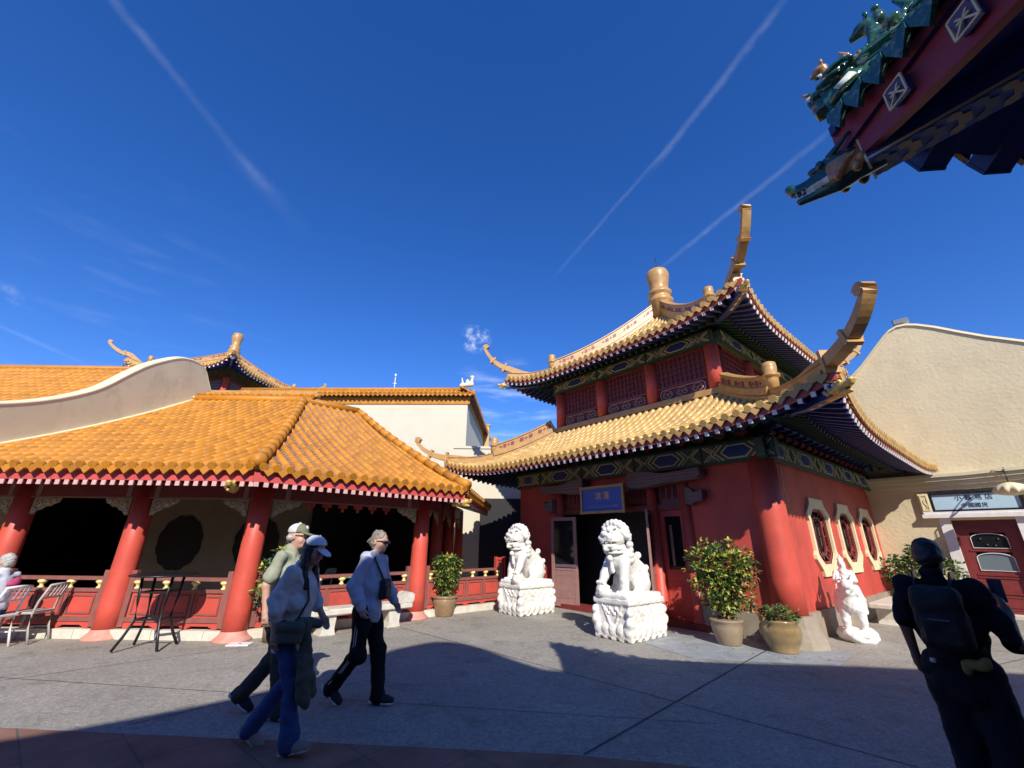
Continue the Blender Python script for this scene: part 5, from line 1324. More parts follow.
    for sg_ in (-1, 1):
        f.ell((sg_ * .085, hy - .17, hz + .085), .042, .01); f.cap((sg_ * .04, hy - .20, hz + .12), (sg_ * .15, hy - .10, hz + .155), .032, .026, .015)
        f.ell((sg_ * .10, hy - .24, hz - .02), (.055, .05, .045), .02); f.cap((sg_ * .2, hy + .02, hz + .08), (sg_ * .25, hy + .06, hz + .0), .05, .025, .02)
        for k in range(4): f.ell((sg_ * (.03 + .03 * k), hy - .28 + .015 * k, hz - .10), (.011, .012, .025), .003)
        for k in range(5): f.ell((sg_ * (.07 + .02 * k), hy - .14 + .04 * k, hz - .19), .038, .015)
    for k in range(3): f.ell((0, hy - .27 + .04 * k, hz - .20), .04, .02)
    # mane: rows of curls over head, neck and back
    rl = random.Random(5)
    for row in range(9):
        th = -.35 + row * .30          # angle from top of forehead over the back
        for k in range(9):
            ph = -1.35 + k * .3375 + (.17 if row % 2 else 0)
            if row < 1 and abs(ph) > 1.0: continue
            rr = .25 if row < 5 else .24; cy, cz = (hy + .08, hz - .0) if row < 4 else (hy + .10, hz - .06 - (row - 4) * .085)
            a = th if row < 5 else 1.0
            x = rr * math.sin(ph); yy = rr * math.cos(ph) * math.sin(a); zz = rr * math.cos(ph) * math.cos(a) if row < 5 else .02
            if row >= 5: yy = rr * math.cos(ph * .9)
            f.ell((x * 1.02, cy + yy, cz + zz), (.056, .056, .056), .012); f.ell((x * 1.15, cy + yy * 1.12, cz + zz * 1.12), .022, .006)
    # collar, bell, tassel
    for k in range(15):
        a = -PI * .1 - PI * .8 * k / 14; f.ell((.205 * math.cos(a), -.33 + .17 * math.sin(a) + .02, z + .73 + .02 * math.sin(a)), .026, .008)
    f.ell((0, -.50, z + .62), .055, .012); f.cap((0, -.47, z + .56), (0, -.44, z + .42), .03, .045, .02)
    # tail: flame curls up the back
    for k in range(7): f.ell((.03 * (-1) ** k, .46 - .015 * k, z + .15 + k * .085), (.075, .06, .065), .02)
    for k in range(6): f.ell((.16 * (1 if k % 2 else -1), .43, z + .16 + k * .06), .05, .015)
    for k in range(6): f.ell((0, .34 - .07 * k, z + .58 + .045 * k), (.03, .05, .03), .015)
    f.noise(.0016, 55, 4)
    f.mesh('lion', m_marble, root, T=Matrix.Translation((0, 0, .66)) @ Matrix.Diagonal((1.03, .98, 1.09, 1)) @ Matrix.Translation((0, 0, -.66)))
    return root
LRZ = math.atan2(E2.x, -E2.y) + PI if False else math.atan2(-E2.x * -1, E2.y) * -1
# forward (-y local) must point along -E2: local y = E2
LRZ = math.atan2(E2.y, E2.x) - PI / 2
lion('stone_lion', 'white marble lion on carved plinth nearest the gatehouse door, ball under paw', (2.25, 8.84, 0), LRZ, False)
lion('stone_lion', 'white marble lion on carved plinth at the left, beside the gallery railing', (.42, 11.42, 0), LRZ, True)

# white rider statue
rs = thing('rider_statue', 'white glazed statue of a rider on a mythical beast against the red side wall', 'statue', (6.36, 8.74, 0), R(-128))
f = SDF((-.55, -.42, -.02), (.74, .42, 1.5), .0115)
for k in range(16):
    a = k * 2.4; f.ell((.26 * math.cos(a) * (1 + .2 * (k % 2)), .20 * math.sin(a), .06 + .03 * (k % 3)), (.12, .11, .09), .03)
f.ell((0, 0, .04), (.36, .28, .09), .03)
f.cap((-.20, 0, .60), (.22, 0, .62), .165, .18, .06)
for x, y in ((-.24, .1), (-.22, -.11), (.22, .11), (.24, -.10)):
    f.cap((x, y, .56), (x * 1.05, y * 1.15, .34), .10, .065, .04); f.cap((x * 1.05, y * 1.15, .34), (x * 1.0, y * 1.15, .13), .062, .055, .03); f.ell((x + .05, y * 1.15, .12), (.09, .065, .05), .02)
f.cap((.24, 0, .68), (.36, 0, .88), .14, .11, .05); f.ell((.40, 0, .92), (.15, .12, .11), .04); f.cap((.44, 0, .90), (.56, 0, .95), .085, .065, .03); f.cap((.42, 0, .83), (.52, 0, .82), .05, .04, .02); f.ell((.56, 0, 1.0), (.05, .06, .04), .02)
for sg_ in (-1, 1):
    f.ell((.45, sg_ * .09, .98), .03, .01); f.cap((.34, sg_ * .09, 1.0), (.24, sg_ * .12, 1.1), .035, .012, .02)
    for k in range(7): f.ell((.34 - .045 * k, sg_ * (.10 + .02 * (k % 2)), .82 - .03 * k), .055, .012)
    f.cap((.02, sg_ * .12, .86), (.12, sg_ * .19, .68), .07, .05, .03); f.cap((.12, sg_ * .19, .68), (.08, sg_ * .2, .50), .05, .04, .02); f.ell((.12, sg_ * .2, .47), (.06, .035, .03), .01)
    f.cap((.0, sg_ * .12, 1.12), (.12, sg_ * .15, 1.0), .05, .04, .02); f.cap((.12, sg_ * .15, 1.0), (.2, sg_ * .06, 1.03), .038, .03, .02)
for k in range(8): f.ell((.42 - .06 * k, 0, 1.05 - .035 * k), (.045, .035, .05), .01)
f.cap((-.34, 0, .66), (-.44, 0, .86), .08, .05, .03); f.ell((-.42, 0, .95), (.07, .05, .09), .03); f.ell((-.36, 0, 1.0), .05, .02)
f.cap((-.02, 0, .80), (0, 0, 1.12), .12, .095, .04); f.cap((0, 0, 1.15), (.01, 0, 1.24), .045, .045, .02); f.ell((.02, 0, 1.27), (.07, .062, .085), .02); f.ell((.0, 0, 1.36), (.055, .055, .035), .02); f.cap((-.01, 0, 1.38), (-.02, 0, 1.43), .03, .015, .02)
f.ell((.09, 0, 1.265), (.018, .014, .018), .01); f.noise(.003, 45, 8)
f.mesh('rider_and_beast', mat('white_glazed_statue', (.76, .75, .72), .35, var=.04, nscale=9, stain=((.62, .55, .42), .4, 4)), rs)

# ------------------------------------------------------------------ potted plants
m_pot = mat('brown_glazed_pot', (.26, .17, .09), .35, var=.18, nscale=5, stain=((.16, .13, .09), .5, 7)); m_pot2 = mat('pale_terracotta', (.27, .20, .13), .6, var=.15, nscale=6, stain=((.24, .18, .13), .5, 5))
m_pot3 = mat('ochre_glazed_pot', (.25, .17, .075), .22, var=.2, nscale=4, coat=.4, stain=((.16, .12, .05), .6, 5)); m_soil = mat('soil', (.05, .035, .025), .95)
m_leaf = mat('leaf_green', (.085, .15, .03), .45, var=.2, nscale=8, tile=True); m_leafy = mat('leaf_yellow_green', (.38, .39, .075), .45, var=.2, nscale=8, tile=True); m_leafr = mat('leaf_bronze', (.24, .13, .05), .5, var=.2, nscale=8, tile=True); m_leafd = mat('leaf_dark', (.035, .075, .022), .45, var=.2, nscale=8, tile=True)
m_stem = mat('stem_brown', (.12, .08, .05), .8); m_fl = mat('red_petals', (.55, .03, .05), .6, var=.2); m_flp = mat('pink_petals', (.65, .25, .28), .6)
def potted(name, label, loc, pr, pm, crown, n, leafs, size=(.06, .036), seed=1, group=None, stems=7, flowers=0, shaggy=.18, soil=.9, banded=True):
    """crown: list of (cx, cy, cz, rx, ry, rz)"""
    root = thing(name, label, 'potted plant', loc, 0, group); rr = random.Random(seed)
    mb = MB(); mb.lathe((0, 0, 0), pr, 30); H_ = max(z for r_, z in pr); rt = pr[-1][0]
    pot = mb.build('pot', pm, root)
    mb = MB(); mb.lathe((0, 0, H_ * soil), [(rt * .93, -.01), (rt * .9, .0)], 20); mb.build('soil', m_soil, pot)
    mb = MB(); 
    for i in range(stems):
        c = crown[i % len(crown)]; a = rr.random() * 6.28; r0 = rr.random() * rt * .4
        p0 = V((r0 * math.cos(a), r0 * math.sin(a), H_ * soil - .02)); p1 = V((c[0] + rr.uniform(-.5, .5) * c[3], c[1] + rr.uniform(-.5, .5) * c[4], c[2] + rr.uniform(-.2, .7) * c[5]))
        mid = p0.lerp(p1, .5) + V((rr.uniform(-.05, .05), rr.uniform(-.05, .05), 0)); mb.tube([p0, mid, p1], .011, 0, 5, scale=[1, .8, .4])
    mb.build('stem', m_stem, root)
    mb = MB(); vol = [c[3] * c[4] * c[5] for c in crown]; tot = sum(vol)
    for c, v_ in zip(crown, vol):
        nc = int(n * v_ / tot / 5)
        for _ in range(nc):
            d = V((rr.gauss(0, 1), rr.gauss(0, 1), rr.gauss(0, 1))).normalized(); k = (rr.random() ** .38) * (1 + rr.uniform(-shaggy, shaggy))
            p = V((c[0] + d.x * c[3] * k, c[1] + d.y * c[4] * k, c[2] + d.z * c[5] * k))
            if p.z < H_ * .95: continue
            od = (d + V((0, 0, .35))).normalized()
            mi = rr.choices(range(len(leafs)), [l[1] for l in leafs])[0]
            for q in range(5):
                dd = (od + V((rr.gauss(0, .75), rr.gauss(0, .75), rr.gauss(0, .55)))).normalized(); nn = V((rr.gauss(0, .5), rr.gauss(0, .5), 1)).normalized()
                s_ = rr.uniform(.7, 1.3); leaf_mesh(mb, p + dd * .01, dd, nn, size[0] * s_, size[1] * s_, mi, rr.random())
    mb.build('foliage', [l[0] for l in leafs], root)
    if flowers:
        mb = MB()
        for _ in range(flowers):
            c = rr.choice(crown); a = rr.random() * 6.28; b = rr.uniform(.1, 1.2); p = V((c[0] + c[3] * 1.05 * math.cos(a) * math.cos(b), c[1] + c[4] * 1.05 * math.sin(a) * math.cos(b), c[2] + c[5] * 1.1 * math.sin(b)))
            for q in range(7):
                dd = V((math.cos(q * .9), math.sin(q * .9), .5)).normalized(); leaf_mesh(mb, p, dd, V((0, 0, 1)), .032, .026, 0)
        mb.build('flowers', m_fl if flowers > 12 else m_flp, root)
    return root
LV = [(m_leaf, 5), (m_leafy, 3), (m_leafd, 3)]
potted('potted_shrub', 'large shrub with yellow-green and bronze leaves in a round brown pot by the facade', (3.78, 8.28, 0), [(.18, 0), (.19, .02), (.235, .16), (.26, .28), (.245, .34), (.27, .36), (.27, .39), (.235, .39)], m_pot2,
       [(-.20, .0, 1.30, .38, .32, .34), (.20, 0, 1.25, .42, .34, .36), (0, 0, .85, .36, .3, .34), (-.20, 0, .98, .28, .26, .28), (.48, -.02, 1.25, .20, .2, .24), (.26, 0, .85, .30, .26, .28), (.05, 0, .60, .24, .22, .20)], 5600, [(m_leaf, 5), (m_leafy, 4), (m_leafr, 1.4), (m_leafd, 3)], (.075, .042), 3, 'potted plants', 10, shaggy=.2)
potted('flower_pot', 'ochre glazed pot of red flowers beside the stone pillar base', (4.42, 7.80, 0), [(.20, 0), (.21, .03), (.20, .045), (.27, .16), (.305, .28), (.30, .36), (.27, .42), (.29, .44), (.285, .47), (.24, .47)], m_pot3,
       [(0, 0, .52, .31, .29, .13), (-.16, -.08, .48, .18, .16, .14)], 900, [(m_leaf, 5), (m_leafd, 4), (m_leafr, .6)], (.06, .038), 8, 'potted plants', 6, flowers=22)
potted('potted_shrub', 'compact round green shrub in a rimmed terracotta pot left of the left lion', (-1.50, 10.86, 0), [(.19, 0), (.20, .02), (.25, .22), (.285, .36), (.275, .37), (.31, .385), (.31, .42), (.27, .42)], m_pot,
       [(0, 0, .92, .34, .33, .36), (0, 0, .66, .28, .26, .24), (-.1, 0, 1.12, .24, .24, .2), (.12, 0, 1.08, .24, .24, .2)], 3400, [(m_leaf, 5), (m_leafy, 3), (m_leafd, 4)], (.06, .035), 4, 'potted plants', 8, shaggy=.08)
potted('potted_shrub', 'tall loose green shrub in front of the corner column, behind the walking man', (-3.95, 8.18, 0), [(.2, 0), (.22, .2), (.25, .38), (.27, .40), (.23, .40)], m_pot,
       [(-.05, 0, 1.25, .22, .22, .28), (-.28, -.02, 1.05, .22, .2, .24), (.12, 0, 1.0, .3, .28, .34), (-.3, -.05, .75, .2, .2, .18), (.05, 0, 1.6, .12, .12, .2), (0, 0, .7, .3, .28, .24)], 2000, [(m_leaf, 5), (m_leafy, 4), (m_leafr, 1), (m_leafd, 2)], (.08, .042), 6, 'potted plants', 9, shaggy=.25)
q = GW(.75, 7.15)
potted('potted_shrub', 'broad dark leafy shrub in front of the cream wall beside the red door', (q.x, q.y, 0), [(.25, 0), (.28, .2), (.34, .38), (.36, .40), (.3, .40)], m_pot2,
       [(0, 0, 1.05, .50, .42, .42), (-.42, .25, .95, .34, .3, .36), (.45, -.35, 1.0, .38, .34, .38), (.1, 0, 1.35, .36, .3, .24), (0, 0, .65, .4, .36, .3)], 3000, [(m_leaf, 4), (m_leafy, 1.5), (m_leafd, 5)], (.10, .05), 7, 'potted plants', 9, shaggy=.18)

# ------------------------------------------------------------------ stone benches
def bench(label, a, b, depth, N, h=.42, ends=True):
    a = V(a); b = V(b); A = (b - a).normalized(); L = (b - a).length; c = (a + b) / 2
    root = thing('stone_bench', label, 'bench', c, math.atan2(A.y, A.x))
    mb = MB(); mb.cbox((0, 0, h - .05), (L, depth, .11), .02); 
    s_ = mb.build('seat', m_bench, root)
    if ends:
        for sg_ in (-1, 1):
            e = MB(); pr_ = [(0, 0), (.13, 0), (.16, .05), (.16, .14), (.11, .18), (.04, .16), (0, .1), (-.16, .012), (-.16, 0)]
            pr_ = [(x * sg_ , z + h + .003) for x, z in pr_]
            if sg_ < 0: pr_ = pr_[::-1]
            e.prism(pr_, (sg_ * (L / 2 - .14), depth / 2 - .0, 0), (1, 0, 0), (0, 0, 1), depth); e.build('scroll_end', m_bench, root)
    for sg_ in (-1, 1):
        l = MB(); x = sg_ * L * .32; w = .11
        l.prism([(x - w * 1.25, 0), (x + w * 1.25, 0), (x + w, .1), (x + w * 1.15, h - .11), (x - w * 1.15, h - .11), (x - w, .1)], (0, depth * .36, 0), (1, 0, 0), (0, 0, 1), depth * .72)
        l.build('leg', m_bench, root)
    return root
o_ = dirv(47.8 + 90) * .50
ba = C2 + dB * .98 + o_; bb_ = C2 + dB * 3.0 + o_
bench('weathered stone bench with scrolled ends in front of the gallery railing', ba, bb_, .46, NB)
qa, qb = GW(.46, 3.7), GW(.46, 5.8)
bench('plain stone bench against the foot of the red side wall', qa, qb, .42, NB, .42, False)

# ------------------------------------------------------------------ high table
tb = thing('bar_table', 'tall black metal bar table standing in front of the gallery railing', 'table', (-5.62, 7.52, 0), R(8))
mb = MB(); 
mb.lathe((0, 0, 1.03), [(.44, 0), (.46, .008), (.46, .022), (.44, .03)], 40)
mb.build('table_top', m_black, tb)
for sx in (-1, 1):
    for sy_ in (-1, 1):
        l = MB(); l.tube([(sx * .22, sy_ * .16, 1.03), (sx * .20, sy_ * .15, .7), (sx * .17, sy_ * .14, .42), (sx * .24, sy_ * .19, .2), (sx * .31, sy_ * .25, .02)], .021, 0, 8); l.build('leg', m_black, tb)
for z, k in ((.42, .17), (.80, .20)):
    mb = MB()
    for sx in (-1, 1): mb.beam((sx * k, -.15, z), (sx * k, .15, z), .025, .025)
    for sy_ in (-1, 1): mb.beam((-k, sy_ * .145, z), (k, sy_ * .145, z), .025, .025)
    mb.build('stretcher', m_black, tb)

# ------------------------------------------------------------------ metal chairs (facing -x local)
def chair(label, loc, rz, m):
    root = thing('cafe_chair', label, 'chair', loc, rz, 'metal cafe chairs')
    mb = MB(); mb.cbox((0, 0, .445), (.42, .42, .035), .008); mb.build('seat', m, root)
    for sy_ in (-1, 1):
        l = MB(); l.tube([(.27, sy_ * .19, 0), (.20, sy_ * .19, .22), (.185, sy_ * .19, .43), (.22, sy_ * .19, .62), (.31, sy_ * .18, .86)], .018, 0, 8); l.build('leg', m, root)
        l = MB(); l.tube([(-.22, sy_ * .19, 0), (-.19, sy_ * .19, .43)], .017, 0, 8); l.build('leg', m, root)
    mb = MB(); mb.tube([(.31, -.18, .855), (.325, 0, .865), (.31, .18, .855)], .018, 0, 8); mb.beam((.235, -.18, .66), (.235, .18, .66), .015, .03)
    for k in range(4): mb.beam((.235 + .0, -.11 + k * .073, .66), (.315, -.11 + k * .073, .86), .012, .022)
    mb.build('backrest', m, root)
    mb = MB(); mb.beam((-.2, -.19, .2), (.2, -.19, .2), .018, .018); mb.build('stretcher', m, root); mb = MB(); mb.beam((-.2, .19, .2), (.2, .19, .2), .018, .018); mb.beam((0, -.19, .2), (0, .19, .2), .018, .018); mb.build('stretcher', m, root)
    return root
chair('white metal cafe chair with the seated person at the left edge', (-8.05, 7.38, 0), R(0), m_wpaint)
chair('metal cafe chair with shade painted into its greyish colour, empty beside the seated person', (-7.92, 7.85, 0), R(8), mat('shaded_chair_metal', (.42, .38, .35), .5))  # shade is painted into this chair's metal colour

# dry leaves blown against the pots and kerb
rr = random.Random(21); mb = MB()
for _ in range(90):
    cx, cy_ = rr.choice(((3.8, 8.0), (4.3, 7.5), (-1.5, 10.5), (-3.9, 7.9), (1.6, 8.4), (-6, 7.8), (5.2, 7.9)))
    p = V((cx + rr.gauss(0, .5), cy_ + rr.gauss(0, .25), .008)); a = rr.random() * 6.28
    leaf_mesh(mb, p, V((math.cos(a), math.sin(a), .08)), V((0, 0, 1)), rr.uniform(.03, .06), rr.uniform(.015, .03), 0)
o = mb.build('leaf_litter', mat('dry_leaf', (.20, .12, .05), .8, tile=True)); setp(o, 'dry brown leaves scattered on the paving near the pots', 'leaf litter', kind='stuff')

ch_src = [o for o in bpy.data.objects if o.name.startswith('cafe_chair') and o.parent is None][-1]
for (x, y, rz, lb) in ((-3.0, 11.3, R(160), 'shade-toned metal chair inside the dark gallery, right of the green topped table'), (-4.35, 10.5, R(-10), 'shade-toned metal chair inside the dark gallery, left of the green topped table')):
    c = copy_tree(ch_src); c.location = (x, y, .12); c.rotation_euler = (0, 0, rz); c['label'] = lb
# ------------------------------------------------------------------ people. local frame: facing +x, left = +y, feet on z = 0
m_skin = mat('skin', (.55, .32, .23), .5, var=.05, nscale=12); m_skin2 = mat('skin_tan', (.42, .24, .17), .5, var=.05, nscale=12)
m_hairb = mat('black_hair', (.012, .010, .010), .45, bump=.5, bscale=60); m_hairg = mat('grey_blonde_hair', (.24, .20, .155), .55, var=.25, nscale=30, bump=.6, bscale=70); m_hairw = mat('grey_hair', (.42, .40, .37), .6, var=.25, nscale=30, bump=.6, bscale=60)
def cloth(name, col, sc=14): return mat(name, col, .85, var=.12, nscale=sc, bump=.35, bscale=26, bumpdist=.012, spec=.2)
def hand(f, w, d, n, side, curl=.5, s=1.):
    """w wrist, d direction of the hand, n palm normal, side = direction of the thumb"""
    w, d, n, side = V(w), V(d).normalized(), V(n).normalized(), V(side).normalized()
    f.cap(w - d * .01, w + d * .04 * s, .026, .030, .015)
    for k in (-1, 0, 1): f.cap(w + d * .025 * s + side * .014 * k, w + d * .085 * s + side * .020 * k, .017, .015, .008)
    for k, ln in zip((1.5, .5, -.5, -1.5), (.072, .08, .075, .058)):
        a = w + d * .085 * s + side * .0175 * k; t1 = curl * .7
        b = a + (d * math.cos(t1) + n * math.sin(t1)) * ln * .5 * s; t2 = curl * 1.9
        c = b + (d * math.cos(t2) + n * math.sin(t2)) * ln * .5 * s
        f.cap(a, b, .0105, .0095, .004); f.cap(b, c, .0095, .0075, .003)
    a = w + d * .022 * s + side * .026; b = a + (d * .6 + side * .6 + n * .35).normalized() * .042 * s; c = b + (d * .9 + side * .05 + n * .4).normalized() * .034 * s
    f.cap(a, b, .0155, .0125, .008); f.cap(b, c, .012, .009, .004)
def headM(c, yaw, pitch):
    return Matrix.Translation(V(c)) @ Matrix.Rotation(yaw, 4, 'Z') @ Matrix.Rotation(pitch, 4, 'Y')
def add_head(f, hm, fem=False):
    P = lambda x, y, z: tuple(hm @ V((x, y, z))); M3 = np.array(hm.to_3x3())
    f.ell(P(-.012, 0, .03), (.098, .078, .098), .02, M3); f.ell(P(.028, 0, -.035), (.066, .060, .082), .025, M3); f.ell(P(.055, 0, -.085), (.032, .032, .026), .02, M3)
    f.cap(P(.088, 0, .012), P(.108, 0, -.028), .011, .015, .010); f.ell(P(.088, 0, -.058), (.014, .024, .007), .005, M3); f.ell(P(.086, 0, -.070), (.013, .021, .007), .004, M3)
    f.ell(P(.075, 0, .03), (.02, .06, .010), .02, M3)
    for s_ in (-1, 1):
        f.ell(P(.090, s_ * .031, .008), (.012, .015, .009), .008, M3, sub=True); f.ell(P(.076, s_ * .030, .008), .0135, .003)
        f.ell(P(-.008, s_ * .078, .0), (.018, .010, .030), .006, M3); f.ell(P(.052, s_ * .042, -.03), (.028, .02, .026), .02, M3)
def person(name, label, loc, rz, J, parts, sc=1., skin=m_skin, seated=False):
    """J joints: dict. parts: list of callables (root) building clothes"""
    root = thing(name, label, 'person', loc, rz); root.scale = (sc, sc, sc)
    j = J; lo = np.min([v for v in j.values() if hasattr(v, '__len__') and len(v) == 3], 0) - .22; hi = np.max([v for v in j.values() if hasattr(v, '__len__') and len(v) == 3], 0) + .22
    f = SDF(lo, hi, .0068)
    pel, ch, nk = V(j['pelvis']), V(j['chest']), V(j['neck'])
    f.ell(pel, (.085, .12, .10), .04); f.cap(pel, ch, .088, .095, .04); f.ell(ch, (.088, .125, .13), .04)
    f.cap(nk - V((0, 0, .06)), V(j['head']) - V((0.01, 0, .05)), .052, .050, .03)
    hm = headM(j['head'], j.get('yaw', 0), j.get('pitch', 0)); add_head(f, hm)
    for s_, S in ((1, 'L'), (-1, 'R')):
        sh, el, wr = V(j['sh' + S]), V(j['el' + S]), V(j['wr' + S])
        f.cap(nk - V((0, 0, .09)), sh, .034, .038, .02); f.cap(sh, el, .042, .038, .02); f.cap(el, wr, .039, .026, .02)
        hd = V(j['hd' + S]) if 'hd' + S in j else (wr - el)
        hand(f, wr, hd, j.get('hn' + S, (0, -s_, 0)), j.get('hs' + S, (1, 0, 0)), j.get('cu' + S, .5))
        hp, kn, an, to = V(j['hip' + S]), V(j['kn' + S]), V(j['an' + S]), V(j['toe' + S])
        f.cap(hp, kn, .078, .052, .04); f.cap(kn, kn.lerp(an, .4), .050, .050, .02); f.cap(kn.lerp(an, .4), an, .046, .030, .02); UPV = V(j.get('up' + S, (0, 0, 1))).normalized(); f.cap(an - UPV * .03, to - UPV * .055, .030, .022, .02)
    body = f.mesh('body', skin, root)
    e = MB()
    for s_ in (-1, 1):
        c = hm @ V((.084, s_ * .030, .008)); e.lathe(c, [(.004, -.008), (.008, -.004), (.009, 0), (.008, .004), (.004, .008)], 8)
    e.build('eyes', m_black, body)
    for p in parts: p(body, j, hm)
    return root
# ---- clothes builders
def top(col, name='shirt', sleeve=1.0, loose=.028, hem=.0, hood=False, collar=True, long=.0, nz=.006, seed=1, puff=0.):
    def b(body, j, hm):
        pel, ch, nk = V(j['pelvis']), V(j['chest']), V(j['neck'])
        allp = np.array([j[k] for k in ('pelvis', 'chest', 'neck', 'shL', 'shR', 'elL', 'elR', 'wrL', 'wrR')]); f = SDF(allp.min(0) - .26, allp.max(0) + .24, .009)
        L = loose
        f.cap(pel + V((0, 0, -.02 - long)), ch - V((0, 0, .08)), .102 + L, .108 + L * .6, .04); f.ell(pel + V((0, 0, -long * .5)), (.10 + L, .140 + L, .12), .04); f.ell(ch, (.108 + L * .6, .155 + L * .4, .16), .05); f.ell(ch - V((0, 0, .12)), (.108 + L, .135 + L, .14), .04)
        for S in 'LR':
            sh, el, wr = V(j['sh' + S]), V(j['el' + S]), V(j['wr' + S]); f.cap(nk - V((0, 0, .085)), sh, .055, .060, .035)
            if sleeve < 1: f.cap(sh, sh.lerp(el, sleeve * 1.0), .060, .058 + puff, .02)
            else:
                f.cap(sh, el, .060 + L * .15, .050 + L * .25 + puff, .02); e2 = el.lerp(wr, sleeve - 1.0) ; f.cap(el, e2, .050 + L * .25 + puff, .038 + L * .2, .012)
                f.cap(e2 - (wr - el).normalized() * .015, e2 + (wr - el).normalized() * .02, .040 + L * .2, .038 + L * .2, .006)
                for k in range(3): p = el.lerp(e2, k / 3); f.ell(p, .052 + L * .25 + puff, .01)
        if collar: f.cap(nk + V((-.01, 0, -.04)), nk + V((-.005, 0, .01)), .075, .066, .015)
        if hood: f.ell(nk + V((-.09, 0, -.03)), (.09, .12, .075), .03); f.cap(nk + V((.05, .05, -.06)), nk + V((.02, .07, .03)), .035, .03, .02); f.cap(nk + V((.05, -.05, -.06)), nk + V((.02, -.07, .03)), .035, .03, .02)
        f.box(pel + V((0, 0, -.20 - long)), (.4, .4, .10), .01, .004, sub=True)
        f.noise(nz * .8, 15, seed); f.noise(nz * .45, 38, seed + 20)
        return f.mesh(name, col, body)
    return b
def trousers(col, name='trousers', wide=.0, flare=0., nz=.005, seed=2, shorts=False):
    def b(body, j, hm):
        P_ = np.array([j[k] for k in ('pelvis', 'knL', 'knR', 'anL', 'anR', 'hipL', 'hipR')]); f = SDF(P_.min(0) - .2, P_.max(0) + .2, .009)
        pel = V(j['pelvis']); f.ell(pel + V((0, 0, -.02)), (.118, .160, .125), .04); f.cap(pel + V((-.02, .05, -.06)), pel + V((-.02, -.05, -.06)), .12, .12, .04)
        for S in 'LR':
            hp, kn, an = V(j['hip' + S]), V(j['kn' + S]), V(j['an' + S])
            f.cap(hp, kn, .098 + wide, .068 + wide, .04); f.cap(kn, an + (an - kn).normalized() * .035, .068 + wide, .058 + wide + flare, .02)
            d = (an - kn).normalized()
            for k in range(5): f.ell(an - d * (.02 + .045 * k), (.062 + wide + flare * (1 - k / 5),) * 3, .012)
            for q in range(3): f.ell(kn + V((.03, 0, .02 - .03 * q)), .058 + wide, .02)
        f.noise(nz * .8, 17, seed); f.noise(nz * .45, 40, seed + 20)
        return f.mesh(name, col, body)
    return b
def shoes(col, sole, s=1.):
    def b(body, j, hm):
        for S in 'LR':
            an, to = V(j['an' + S]), V(j['toe' + S]); d = (to - an); dh = d.normalized(); up = V(j.get('up' + S, (0, 0, 1))); sd = up.cross(dh).normalized(); up = dh.cross(sd)
            fl = V((dh.x, dh.y, dh.z)); fl = (fl - up * 0).normalized()
            # build in a foot frame: x forward, z up; heel under the ankle
            M = Matrix(((dh.x, sd.x, up.x), (dh.y, sd.y, up.y), (dh.z, sd.z, up.z))).to_4x4(); T = Matrix.Translation(an) @ M
            f = SDF((-.13, -.08, -.12), (.24, .08, .08), .0075); f.box((.05, 0, -.055), (.135, .040, .03), .03, 0); f.ell((-.03, 0, -.02), (.055, .042, .06), .03); f.ell((.12, 0, -.055), (.065, .047, .035), .02); f.cap((-.02, 0, -.02), (.09, 0, -.045), .042, .038, .03)
            f.box((.05, 0, -.13), (.3, .2, .048), 0, .002, sub=True)
            o = f.mesh('shoe', col, body, T=T)
            f = SDF((-.13, -.08, -.12), (.24, .08, .0), .0065); f.box((.04, 0, -.078), (.130, .044, .015), .014, 0); f.ell((.13, 0, -.078), (.055, .049, .018), .01); f.ell((-.065, 0, -.078), (.04, .042, .018), .01)
            f.mesh('sole', sole, o, T=T)
    return b
def cap_hat(col, front, brimc, yaw=0., drop=.0):
    def b(body, j, hm):
        M3 = np.array(hm.to_3x3()); P = lambda x, y, z: V(hm @ V((x, y, z)))
        c = V(j['head']); f = SDF(c - V((.26, .26, .2)), c + V((.26, .26, .24)), .006)
        f.ell(P(-.012, 0, .062 - drop), (.110, .090, .082), 0, M3); 
        cc = P(-.012, 0, -.05 - drop)
        f.box(P(-.012, 0, -.045 - drop), (.15, .15, .088), .0, .004, rz=j.get('yaw', 0), sub=True)
        f.ell(P(.112, 0, .036 - drop), (.082, .070, .010), .012, np.array((hm @ Matrix.Rotation(.22, 4, 'Y')).to_3x3())); f.ell(P(-.012, 0, .145 - drop), .010, .004)
        hi = hm.inverted()
        def mf(cn):
            q = np.array([tuple(hi @ V(p)) for p in cn]); a = np.zeros(len(cn), int); a[(q[:, 0] < .01)] = 1; a[(q[:, 2] < .055 - drop) & (q[:, 0] > .085)] = 2; return a
        return f.mesh('cap', [front, col, brimc], body, matfn=mf)
    return b
